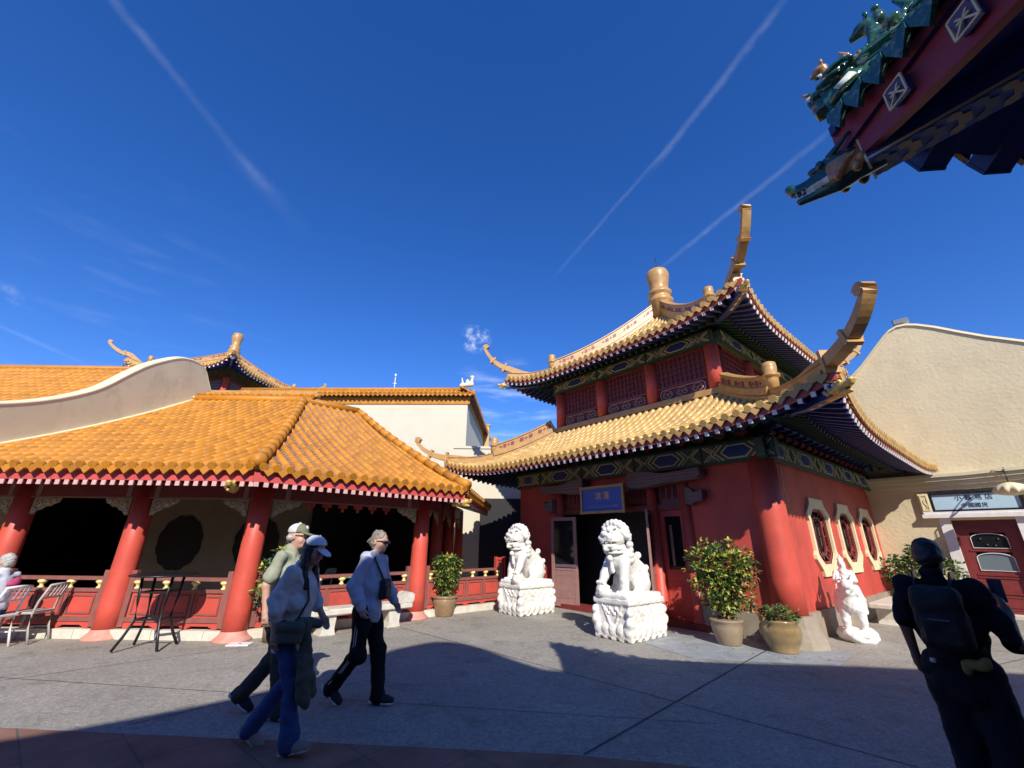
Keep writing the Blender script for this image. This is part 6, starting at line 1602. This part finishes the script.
def hair(m, style):
    def b(body, j, hm):
        M3 = np.array(hm.to_3x3()); P = lambda x, y, z: V(hm @ V((x, y, z))); c = V(j['head']); f = SDF(c - V((.3, .26, .50)), c + V((.3, .26, .24)), .007)
        if style in ('short', 'bun', 'crop'):
            f.ell(P(-.024, 0, .045), (.100, .087, .095), 0, M3); f.ell(P(-.05, 0, -.015), (.068, .080, .075), .03, M3)
            f.ell(P(.085, 0, -.02), (.055, .075, .075), .01, M3, sub=True)
            if style == 'bun': f.ell(P(-.125, 0, -.005), (.045, .045, .045), .02); f.noise(.004, 60, 5)
        if style == 'long':
            f.ell(P(-.026, 0, .040), (.102, .088, .09), 0, M3); f.ell(P(.088, 0, -.02), (.05, .068, .075), .01, M3, sub=True)
            for s_ in (-1, 1):
                a = P(-.02, s_ * .075, 0); f.cap(a, c + V((-.03, s_ * .088, -.16)), .040, .040, .02); f.cap(c + V((-.03, s_ * .088, -.16)), c + V((.03, s_ * .10, -.32)), .040, .022, .02)
            f.cap(P(-.07, 0, 0), c + V((-.10, 0, -.26)), .06, .05, .03)
        if style == 'sides': 
            for s_ in (-1, 1): f.ell(P(-.05, s_ * .058, -.01), (.045, .026, .04), .01, M3)
            f.ell(P(-.085, 0, -.02), (.024, .06, .045), .015, M3)
        f.noise(.0025, 70, 6)
        return f.mesh('hair', m, body)
    return b
def glasses(col=None):
    def b(body, j, hm):
        mb = MB()
        for s_ in (-1, 1):
            mb.tube([hm @ V((.103, s_ * .004, .018)), hm @ V((.108, s_ * .012, .012)), hm @ V((.103, s_ * .05, .012))], .012, 0, 8, up=(0, 0, 1), scale=[.6, 1.3, 1.1]); mb.beam(hm @ V((.103, s_ * .055, .020)), hm @ V((.0, s_ * .082, .016)), .004, .008)
        mb.build('sunglasses', m_black, body)
    return b
def extra(fn): return lambda body, j, hm: fn(body, j, hm)
def walk(front='R', stride=1., back_lift=.10, armF=.2, fronttoe=0.):
    """walking joints for a 1.75 m figure"""
    F, B = front, ('L' if front == 'R' else 'R'); s = {'L': 1, 'R': -1}; j = {}
    j['pelvis'] = (0, 0, .95); j['chest'] = (.02, 0, 1.28); j['neck'] = (.015, 0, 1.49); j['head'] = (.045, 0, 1.63)
    for S in 'LR': j['hip' + S] = (0, s[S] * .085, .90); j['sh' + S] = (.01, s[S] * .175, 1.42)
    j['kn' + F] = (.16 * stride, s[F] * .09, .50); j['an' + F] = (.24 * stride, s[F] * .08, .10); j['toe' + F] = (.24 * stride + .14, s[F] * .09, .10 + fronttoe); j['up' + F] = (-fronttoe, 0, 1)
    j['kn' + B] = (-.02 * stride, s[B] * .09, .49); j['an' + B] = (-.33 * stride, s[B] * .08, .115 + back_lift); j['toe' + B] = (-.33 * stride + .115, s[B] * .085, .115 + back_lift - .075); j['up' + B] = (.5, 0, .85)
    return j
# ---- man with cap
j = walk('R', .85, .05); j.update(head=(.055, 0, 1.62), elR=(-.06, -.235, 1.16), wrR=(-.02, -.225, .91), elL=(.0, .235, 1.17), wrL=(.12, .22, .95), yaw=0, pitch=.05, cuR=.7, cuL=.7)
sage = cloth('sage_polo', (.30, .32, .23)); capo = cloth('cap_olive', (.17, .18, .11)); capw = cloth('cap_white', (.62, .62, .58))
def mous(body, j, hm):
    mb = MB(); mb.tube([hm @ V((.092, .026, -.052)), hm @ V((.104, .0, -.044)), hm @ V((.092, -.026, -.052))], .009, 0, 6, up=(0, 0, 1)); mb.build('moustache', m_hairw, body)
def emb(body, j, hm):
    mb = MB(); p = hm @ V((.080, 0, .10)); mb.lathe(p, [(.022, 0), (.022, .01)], 12, axis=(hm.to_3x3() @ Matrix.Rotation(1.05, 3, 'Y'))); mb.build('cap_badge', capw, body)
person('person', 'man in olive and white cap and sage polo walking behind the woman in blue cap', (-2.40, 4.96, 0), R(-4), j,
       [top(sage, 'polo_shirt', .72, .03, collar=True, long=.05, seed=3, puff=.012), trousers(cloth('dark_olive_trousers', (.055, .055, .05)), wide=.012, seed=4), shoes(cloth('charcoal_trainers', (.02, .025, .035)), mat('pale_blue_sole', (.45, .52, .55), .6)), cap_hat(capw, capo, capo), hair(m_hairw, 'sides'), glasses(), extra(mous), extra(emb)], 1.01)
# ---- woman in blue cap
j = walk('R', .80, .02, fronttoe=.03); j.update(head=(.10, -.0, 1.61), neck=(.03, 0, 1.48), elR=(-.07, -.215, 1.17), wrR=(-.03, -.215, .92), elL=(.05, .215, 1.18), wrL=(.2, .16, 1.02), yaw=-.15, pitch=.38, cuR=.6)
gs = cloth('slate_sweatshirt', (.52, .53, .53)); jean = cloth('blue_jeans', (.035, .065, .18), 22); olive = cloth('olive_canvas', (.085, .09, .07)); capb = cloth('cap_pale_blue', (.58, .62, .68))
def bagf(body, j, hm):
    mb = MB(); mb.tube([(.03, -.10, 1.50), (.14, -.10, 1.36), (.17, -.08, 1.18), (.12, -.17, .99)], .010, 0, 5, up=(1, 0, 0)); mb.tube([(.03, -.10, 1.50), (-.09, .06, 1.40), (-.15, .10, 1.2), (-.05, -.20, 1.0)], .010, 0, 5, up=(1, 0, 0)); mb.build('bag_strap', m_black, body)
    f = SDF((-.22, -.42, .6), (.42, .1, 1.15), .010); f.box((.12, -.20, .93), (.11, .045, .085), .03, 0); f.box((.12, -.21, .975), (.115, .045, .035), .025, .01); f.noise(.004, 22, 3); f.mesh('shoulder_bag', olive, body)
    f = SDF((-.1, -.42, .2), (.55, .25, 1.15), .010)
    for k, (x, y, z) in enumerate(((.26, -.14, .36), (.30, -.10, .32), (.33, -.05, .38), (.27, -.05, .42))): f.cap((.21, -.12, .98), (x, y, z + .06), .035, .035, .02)
    f.cap((.14, -.12, 1.0), (.27, -.04, .98), .045, .045, .03); f.noise(.007, 30, 5); f.mesh('draped_jacket', olive, body)
person('person', 'woman in pale blue cap, pale grey sweatshirt and blue jeans carrying an olive bag', (-1.93, 4.26, 0), R(-6), j,
       [top(gs, 'sweatshirt', 1.45, .045, long=.10, nz=.008, seed=6, puff=.012), trousers(jean, 'jeans', wide=-.004, flare=.022, seed=7), shoes(cloth('beige_suede_shoes', (.24, .21, .18)), mat('grey_sole', (.35, .34, .32), .7)), hair(m_hairb, 'long'), cap_hat(capb, capb, capb), extra(bagf)], .94, m_skin2)
# ---- woman with bun
j = walk('L', .80, .06); j.update(head=(.055, 0, 1.63), elR=(-.07, -.235, 1.17), wrR=(.03, -.205, .955), elL=(.05, .23, 1.18), wrL=(.22, .20, .98), yaw=-.12, pitch=.10, cuR=.9, cuL=.5)
lav = cloth('lavender_hoodie', (.44, .45, .54)); blk = cloth('black_track_trousers', (.010, .010, .012))
def stripes(body, j, hm):
    mb = MB()
    for k in (-.012, .012):
        hp, kn, an = V(j['hipR']), V(j['knR']), V(j['anR']); pts = [hp + V((k, -.099, .04)), hp.lerp(kn, .5) + V((k, -.088, 0)), kn + V((k + .0, -.074, 0)), kn.lerp(an, .5) + V((k, -.070, 0)), an + V((k, -.066, .03))]
        mb.sweep(pts, [(-.0035, -.005), (.0035, -.005), (.0035, .005), (-.0035, .005)], 0, up=(0, 1, 0))
    mb.build('side_stripes', capw, body)
def cbag(body, j, hm):
    mb = MB(); mb.tube([(-.03, .11, 1.53), (-.0, -.03, 1.545), (.09, -.11, 1.44), (.17, -.07, 1.28), (.17, .02, 1.2)], .011, 0, 5, up=(1, 0, 0)); mb.tube([(-.03, .11, 1.53), (-.13, .12, 1.35), (-.12, .18, 1.15), (.08, .17, 1.12)], .011, 0, 5, up=(1, 0, 0)); mb.build('bag_strap', m_black, body)
    f = SDF((-.0, -.25, .9), (.4, .25, 1.4), .008); f.box((.19, .0, 1.13), (.04, .085, .11), .035, 0); f.box((.225, .0, 1.10), (.02, .065, .06), .02, .01); f.mesh('crossbody_bag', mat('black_nylon', (.012, .012, .015), .5), body)
person('person', 'woman with grey-blonde bun, lavender hoodie and black trousers with white side stripes', (-1.58, 5.28, 0), R(-14), j,
       [top(lav, 'hoodie', 1.95, .038, hood=True, long=.06, nz=.007, seed=8, puff=.008), trousers(blk, wide=.012, seed=9), shoes(mat('black_canvas', (.012, .012, .014), .7), mat('white_rubber', (.62, .60, .58), .6)), hair(m_hairg, 'bun'), glasses(), extra(stripes), extra(cbag)], .975)
# ---- man with phone on the right, seen from behind
j = walk('L', .35, .0); j.update(head=(.06, .0, 1.61), elL=(-.03, .235, 1.17), wrL=(.06, .235, .93), elR=(.0, -.30, 1.10), wrR=(.20, -.30, 1.26), yaw=.0, pitch=.35, cuR=.9, cuL=.9, hdR=(.6, .15, .7), hnR=(.2, .8, .1), hsR=(0, 0, 1),
                              knR=(.0, -.11, .50), anR=(-.06, -.11, .10), toeR=(.07, -.13, .10), upR=(0, 0, 1), knL=(.07, .10, .50), anL=(.10, .10, .10), toeL=(.24, .11, .10))
nav = cloth('navy_shirt', (.008, .009, .016)); nav2 = cloth('navy_trousers', (.009, .011, .022))
def phone(body, j, hm):
    mb = MB(); mb.cbox((.30, -.28, 1.40), (.012, .075, .15), .004); mb.build('phone', mat('phone_dark_blue', (.02, .04, .09), .25), body)
    f = SDF((-.36, -.2, .95), (.05, .2, 1.55), .009); f.box((-.20, 0, 1.24), (.075, .135, .19), .05, 0); f.box((-.265, 0, 1.16), (.03, .10, .09), .025, .01); f.noise(.004, 30, 2); pk = f.mesh('backpack', mat('black_backpack', (.006, .006, .008), .7, bump=.3, bscale=60), body); mb = MB()
    for s_ in (-1, 1): mb.sweep([(-.17, s_ * .09, 1.42), (-.10, s_ * .10, 1.50), (.0, s_ * .105, 1.505), (.11, s_ * .10, 1.40), (.12, s_ * .11, 1.2)], [(-.025, -.006), (.025, -.006), (.025, .006), (-.025, .006)], 0, up=(0, 1, 0))
    mb.build('strap', m_black, pk); mb = MB(); mb.bb(-.302, -.294, -.05, .06, 1.225, 1.235); mb.build('shirt_print', mat('grey_print', (.10, .11, .13), .7), body)
    f = SDF((-.35, -.35, .8), (.1, .3, 1.2), .009); f.ell((-.175, -.10, .97), (.03, .06, .035), .01); f.ell((-.18, -.05, .945), (.025, .03, .045), .01); f.ell((-.18, -.14, .99), (.025, .03, .04), .01); f.noise(.004, 40, 2); f.mesh('yellow_patch', mat('mustard_cloth', (.22, .17, .05), .8), body)
    mb = MB(); mb.lathe((-.18, .11, .965), [(.014, -.012), (.016, 0), (.014, .012)], 8); mb.build('belt_stud', mat('stud', (.6, .6, .6), .3), body)
person('person', 'dark haired man in navy seen from behind looking at a phone at the right edge', (2.97, 3.22, 0), R(40), j,
       [top(nav, 'shirt', .95, .060, long=.12, nz=.009, seed=11, puff=.008), trousers(nav2, wide=.03, seed=12), shoes(m_black, m_black), hair(m_hairb, 'crop'), extra(phone)], .955, mat('skin_brown', (.20, .11, .07), .5))
# ---- seated person at the left edge
j = dict(pelvis=(-.02, 0, .56), chest=(.0, 0, .88), neck=(.02, 0, 1.08), head=(.05, 0, 1.21), shL=(.01, .17, 1.01), shR=(.01, -.17, 1.01), elL=(.12, .22, .78), wrL=(.33, .14, .78), elR=(.10, -.22, .78), wrR=(.32, -.14, .78),
         hipL=(.02, .09, .53), hipR=(.02, -.09, .53), knL=(.44, .10, .52), knR=(.44, -.10, .52), anL=(.42, .10, .10), anR=(.42, -.10, .10), toeL=(.56, .11, .10), toeR=(.56, -.11, .10), yaw=.0, pitch=.1, hnL=(0, 0, -1), hnR=(0, 0, -1))
def scarf(body, j, hm):
    f = SDF((-.3, -.3, .8), (.3, .3, 1.25), .010)
    f.ell((-.10, -.12, .93), (.06, .07, .05), .02); f.ell((-.14, -.05, .90), (.05, .08, .05), .03); f.noise(.006, 25, 3); f.mesh('pink_scarf', cloth('pink_fleece', (.45, .06, .14)), body)
person('person', 'grey haired person in pale top seated on the white metal chair at the left edge', (-8.05, 7.36, 0), R(180), j,
       [top(cloth('pale_grey_top', (.50, .52, .58)), 'jumper', 1.9, .035, nz=.006, seed=14), trousers(cloth('navy_jeans', (.03, .05, .12)), 'jeans', seed=15), shoes(capw, capw), hair(m_hairw, 'crop'), extra(scarf)], 1.0)
# ------------------------------------------------------------------ world: clear sky with contrails and a few wisps
SUN_AZ, SUN_EL = 168.0, 35.5
w = bpy.data.worlds.new('World'); SC.world = w; w.use_nodes = True
nt = w.node_tree; N = nt.nodes; L = nt.links; bg = N['Background']
sky = N.new('ShaderNodeTexSky'); sky.sky_type = 'NISHITA'; sky.sun_disc = False; sky.sun_elevation = R(SUN_EL); sky.sun_rotation = R(SUN_AZ)
sky.altitude = 0; sky.air_density = 1.0; sky.dust_density = .05; sky.ozone_density = 3.0
tc = N.new('ShaderNodeTexCoord'); DIRV = tc.outputs['Generated']
def m_(op, a, b=None, c=None):
    n = N.new('ShaderNodeMath'); n.operation = op
    for i, x in enumerate((a, b, c)):
        if x is None: continue
        if isinstance(x, (int, float)): n.inputs[i].default_value = x
        else: L.new(x, n.inputs[i])
    return n.outputs[0]
def dot(v):
    n = N.new('ShaderNodeVectorMath'); n.operation = 'DOT_PRODUCT'; L.new(DIRV, n.inputs[0]); n.inputs[1].default_value = v; return n.outputs['Value']
def mr(x, a, b, c, d):
    n = N.new('ShaderNodeMapRange'); n.interpolation_type = 'SMOOTHSTEP'; L.new(x, n.inputs[0])
    for i, q in enumerate((a, b, c, d)): n.inputs[i + 1].default_value = q
    return n.outputs[0]
ns = N.new('ShaderNodeTexNoise'); ns.inputs['Scale'].default_value = 26; ns.inputs['Detail'].default_value = 7; ns.inputs['Roughness'].default_value = .65; L.new(DIRV, ns.inputs[0])
ns2 = N.new('ShaderNodeTexNoise'); ns2.inputs['Scale'].default_value = 7; ns2.inputs['Detail'].default_value = 4; L.new(DIRV, ns2.inputs[0])
nb = mr(ns.outputs['Fac'], .25, .75, .45, 1.15); nb2 = mr(ns2.outputs['Fac'], .3, .65, .35, 1.1)
total = None
def acc(x):
    global total
    total = x if total is None else m_('ADD', total, x)
def contrail(p, q, w0, amt, fade=.06):
    a, b = ray(*p), ray(*q); n = a.cross(b).normalized(); mid = (a + b).normalized(); t = n.cross(mid).normalized()
    dn = m_('ABSOLUTE', m_('ADD', dot(n), m_('MULTIPLY', m_('SUBTRACT', ns.outputs['Fac'], .5), w0 * 1.1)))
    band = mr(dn, 0, w0, 1, 0); s0, s1 = sorted((a.dot(t), b.dot(t)))
    ta = dot(t); rng_ = m_('MULTIPLY', mr(ta, s0 - fade, s0 + fade, 0, 1), mr(ta, s1 - fade, s1 + fade, 1, 0)); front = mr(dot(mid), 0, .2, 0, 1)
    acc(m_('MULTIPLY', m_('MULTIPLY', band, rng_), m_('MULTIPLY', front, m_('MULTIPLY', m_('MULTIPLY', nb, nb2), amt))))
contrail((105, -10), (255, 175), .011, .075); contrail((240, 160), (290, 215), .022, .05)
contrail((800, -20), (660, 160), .010, .07); contrail((665, 150), (560, 270), .0065, .065)
contrail((850, 115), (668, 262), .008, .10); contrail((0, 326), (68, 356), .005, .14)
def puff(p, r, amt, sx=1.):
    c = ray(*p); d = mr(dot(c), math.cos(r), 1, 0, 1); k = mr(ns.outputs['Fac'], .45, .7, 0, 1); acc(m_('MULTIPLY', m_('MULTIPLY', d, k), amt))
puff((476, 338), .042, .8); puff((0, 298), .03, .2)
# thin streaks low behind the roofs
wv = N.new('ShaderNodeTexNoise'); wv.inputs['Scale'].default_value = 9; wv.inputs['Detail'].default_value = 7; mpn = N.new('ShaderNodeMapping'); mpn.inputs['Scale'].default_value = (1, 1, 5.5); L.new(DIRV, mpn.inputs[0]); L.new(mpn.outputs[0], wv.inputs[0])
c = ray(505, 415); acc(m_('MULTIPLY', m_('MULTIPLY', mr(dot(c), math.cos(.16), 1, 0, 1), mr(wv.outputs['Fac'], .45, .72, 0, 1)), .32))
c = ray(60, 330); acc(m_('MULTIPLY', m_('MULTIPLY', mr(dot(c), math.cos(.35), 1, 0, 1), mr(wv.outputs['Fac'], .5, .8, 0, 1)), .04))
total = m_('MINIMUM', total, 1.0)
hs = N.new('ShaderNodeHueSaturation'); hs.inputs['Saturation'].default_value = 1.28; hs.inputs['Value'].default_value = 1.0; L.new(sky.outputs[0], hs.inputs['Color'])
mx = N.new('ShaderNodeMix'); mx.data_type = 'RGBA'; L.new(total, mx.inputs[0]); tint = N.new('ShaderNodeVectorMath'); tint.operation = 'MULTIPLY'; L.new(hs.outputs[0], tint.inputs[0]); tint.inputs[1].default_value = (.80, .90, 1.34); L.new(tint.outputs[0], mx.inputs[6]); mx.inputs[7].default_value = (7.5, 8.2, 9.2, 1)
L.new(mx.outputs[2], bg.inputs[0]); bg.inputs[1].default_value = .114
sl = bpy.data.lights.new('sun', 'SUN'); sl.energy = 5.0; sl.angle = R(.53); sl.color = (1, .945, .86)
so = bpy.data.objects.new('sun', sl); COL.objects.link(so); so.rotation_euler = (R(90 - SUN_EL), 0, R(180 - SUN_AZ)); 
SD = V((math.sin(R(SUN_AZ)) * math.cos(R(SUN_EL)), math.cos(R(SUN_AZ)) * math.cos(R(SUN_EL)), math.sin(R(SUN_EL)))); so.rotation_euler = SD.to_track_quat('Z', 'Y').to_euler(); so.location = SD * 60
cam = bpy.data.cameras.new('camera'); co = bpy.data.objects.new('camera', cam); COL.objects.link(co); SC.camera = co
cam.sensor_fit = 'HORIZONTAL'; cam.sensor_width = 36; cam.lens = 36 * CF / 1024; cam.clip_start = .05; cam.clip_end = 1500
M = Matrix(((cr.x, cu.x, -cf.x), (cr.y, cu.y, -cf.y), (cr.z, cu.z, -cf.z))).to_4x4(); M.translation = (0, 0, CH); co.matrix_world = M
vs = SC.view_settings; vs.view_transform = 'Standard'; vs.look = 'None'; vs.gamma = 1; vs.use_curve_mapping = False; vs.exposure = 0.26
cy = SC.cycles; cy.max_bounces = 6; cy.diffuse_bounces = 3; cy.glossy_bounces = 3; cy.transmission_bounces = 2; cy.use_denoising = True
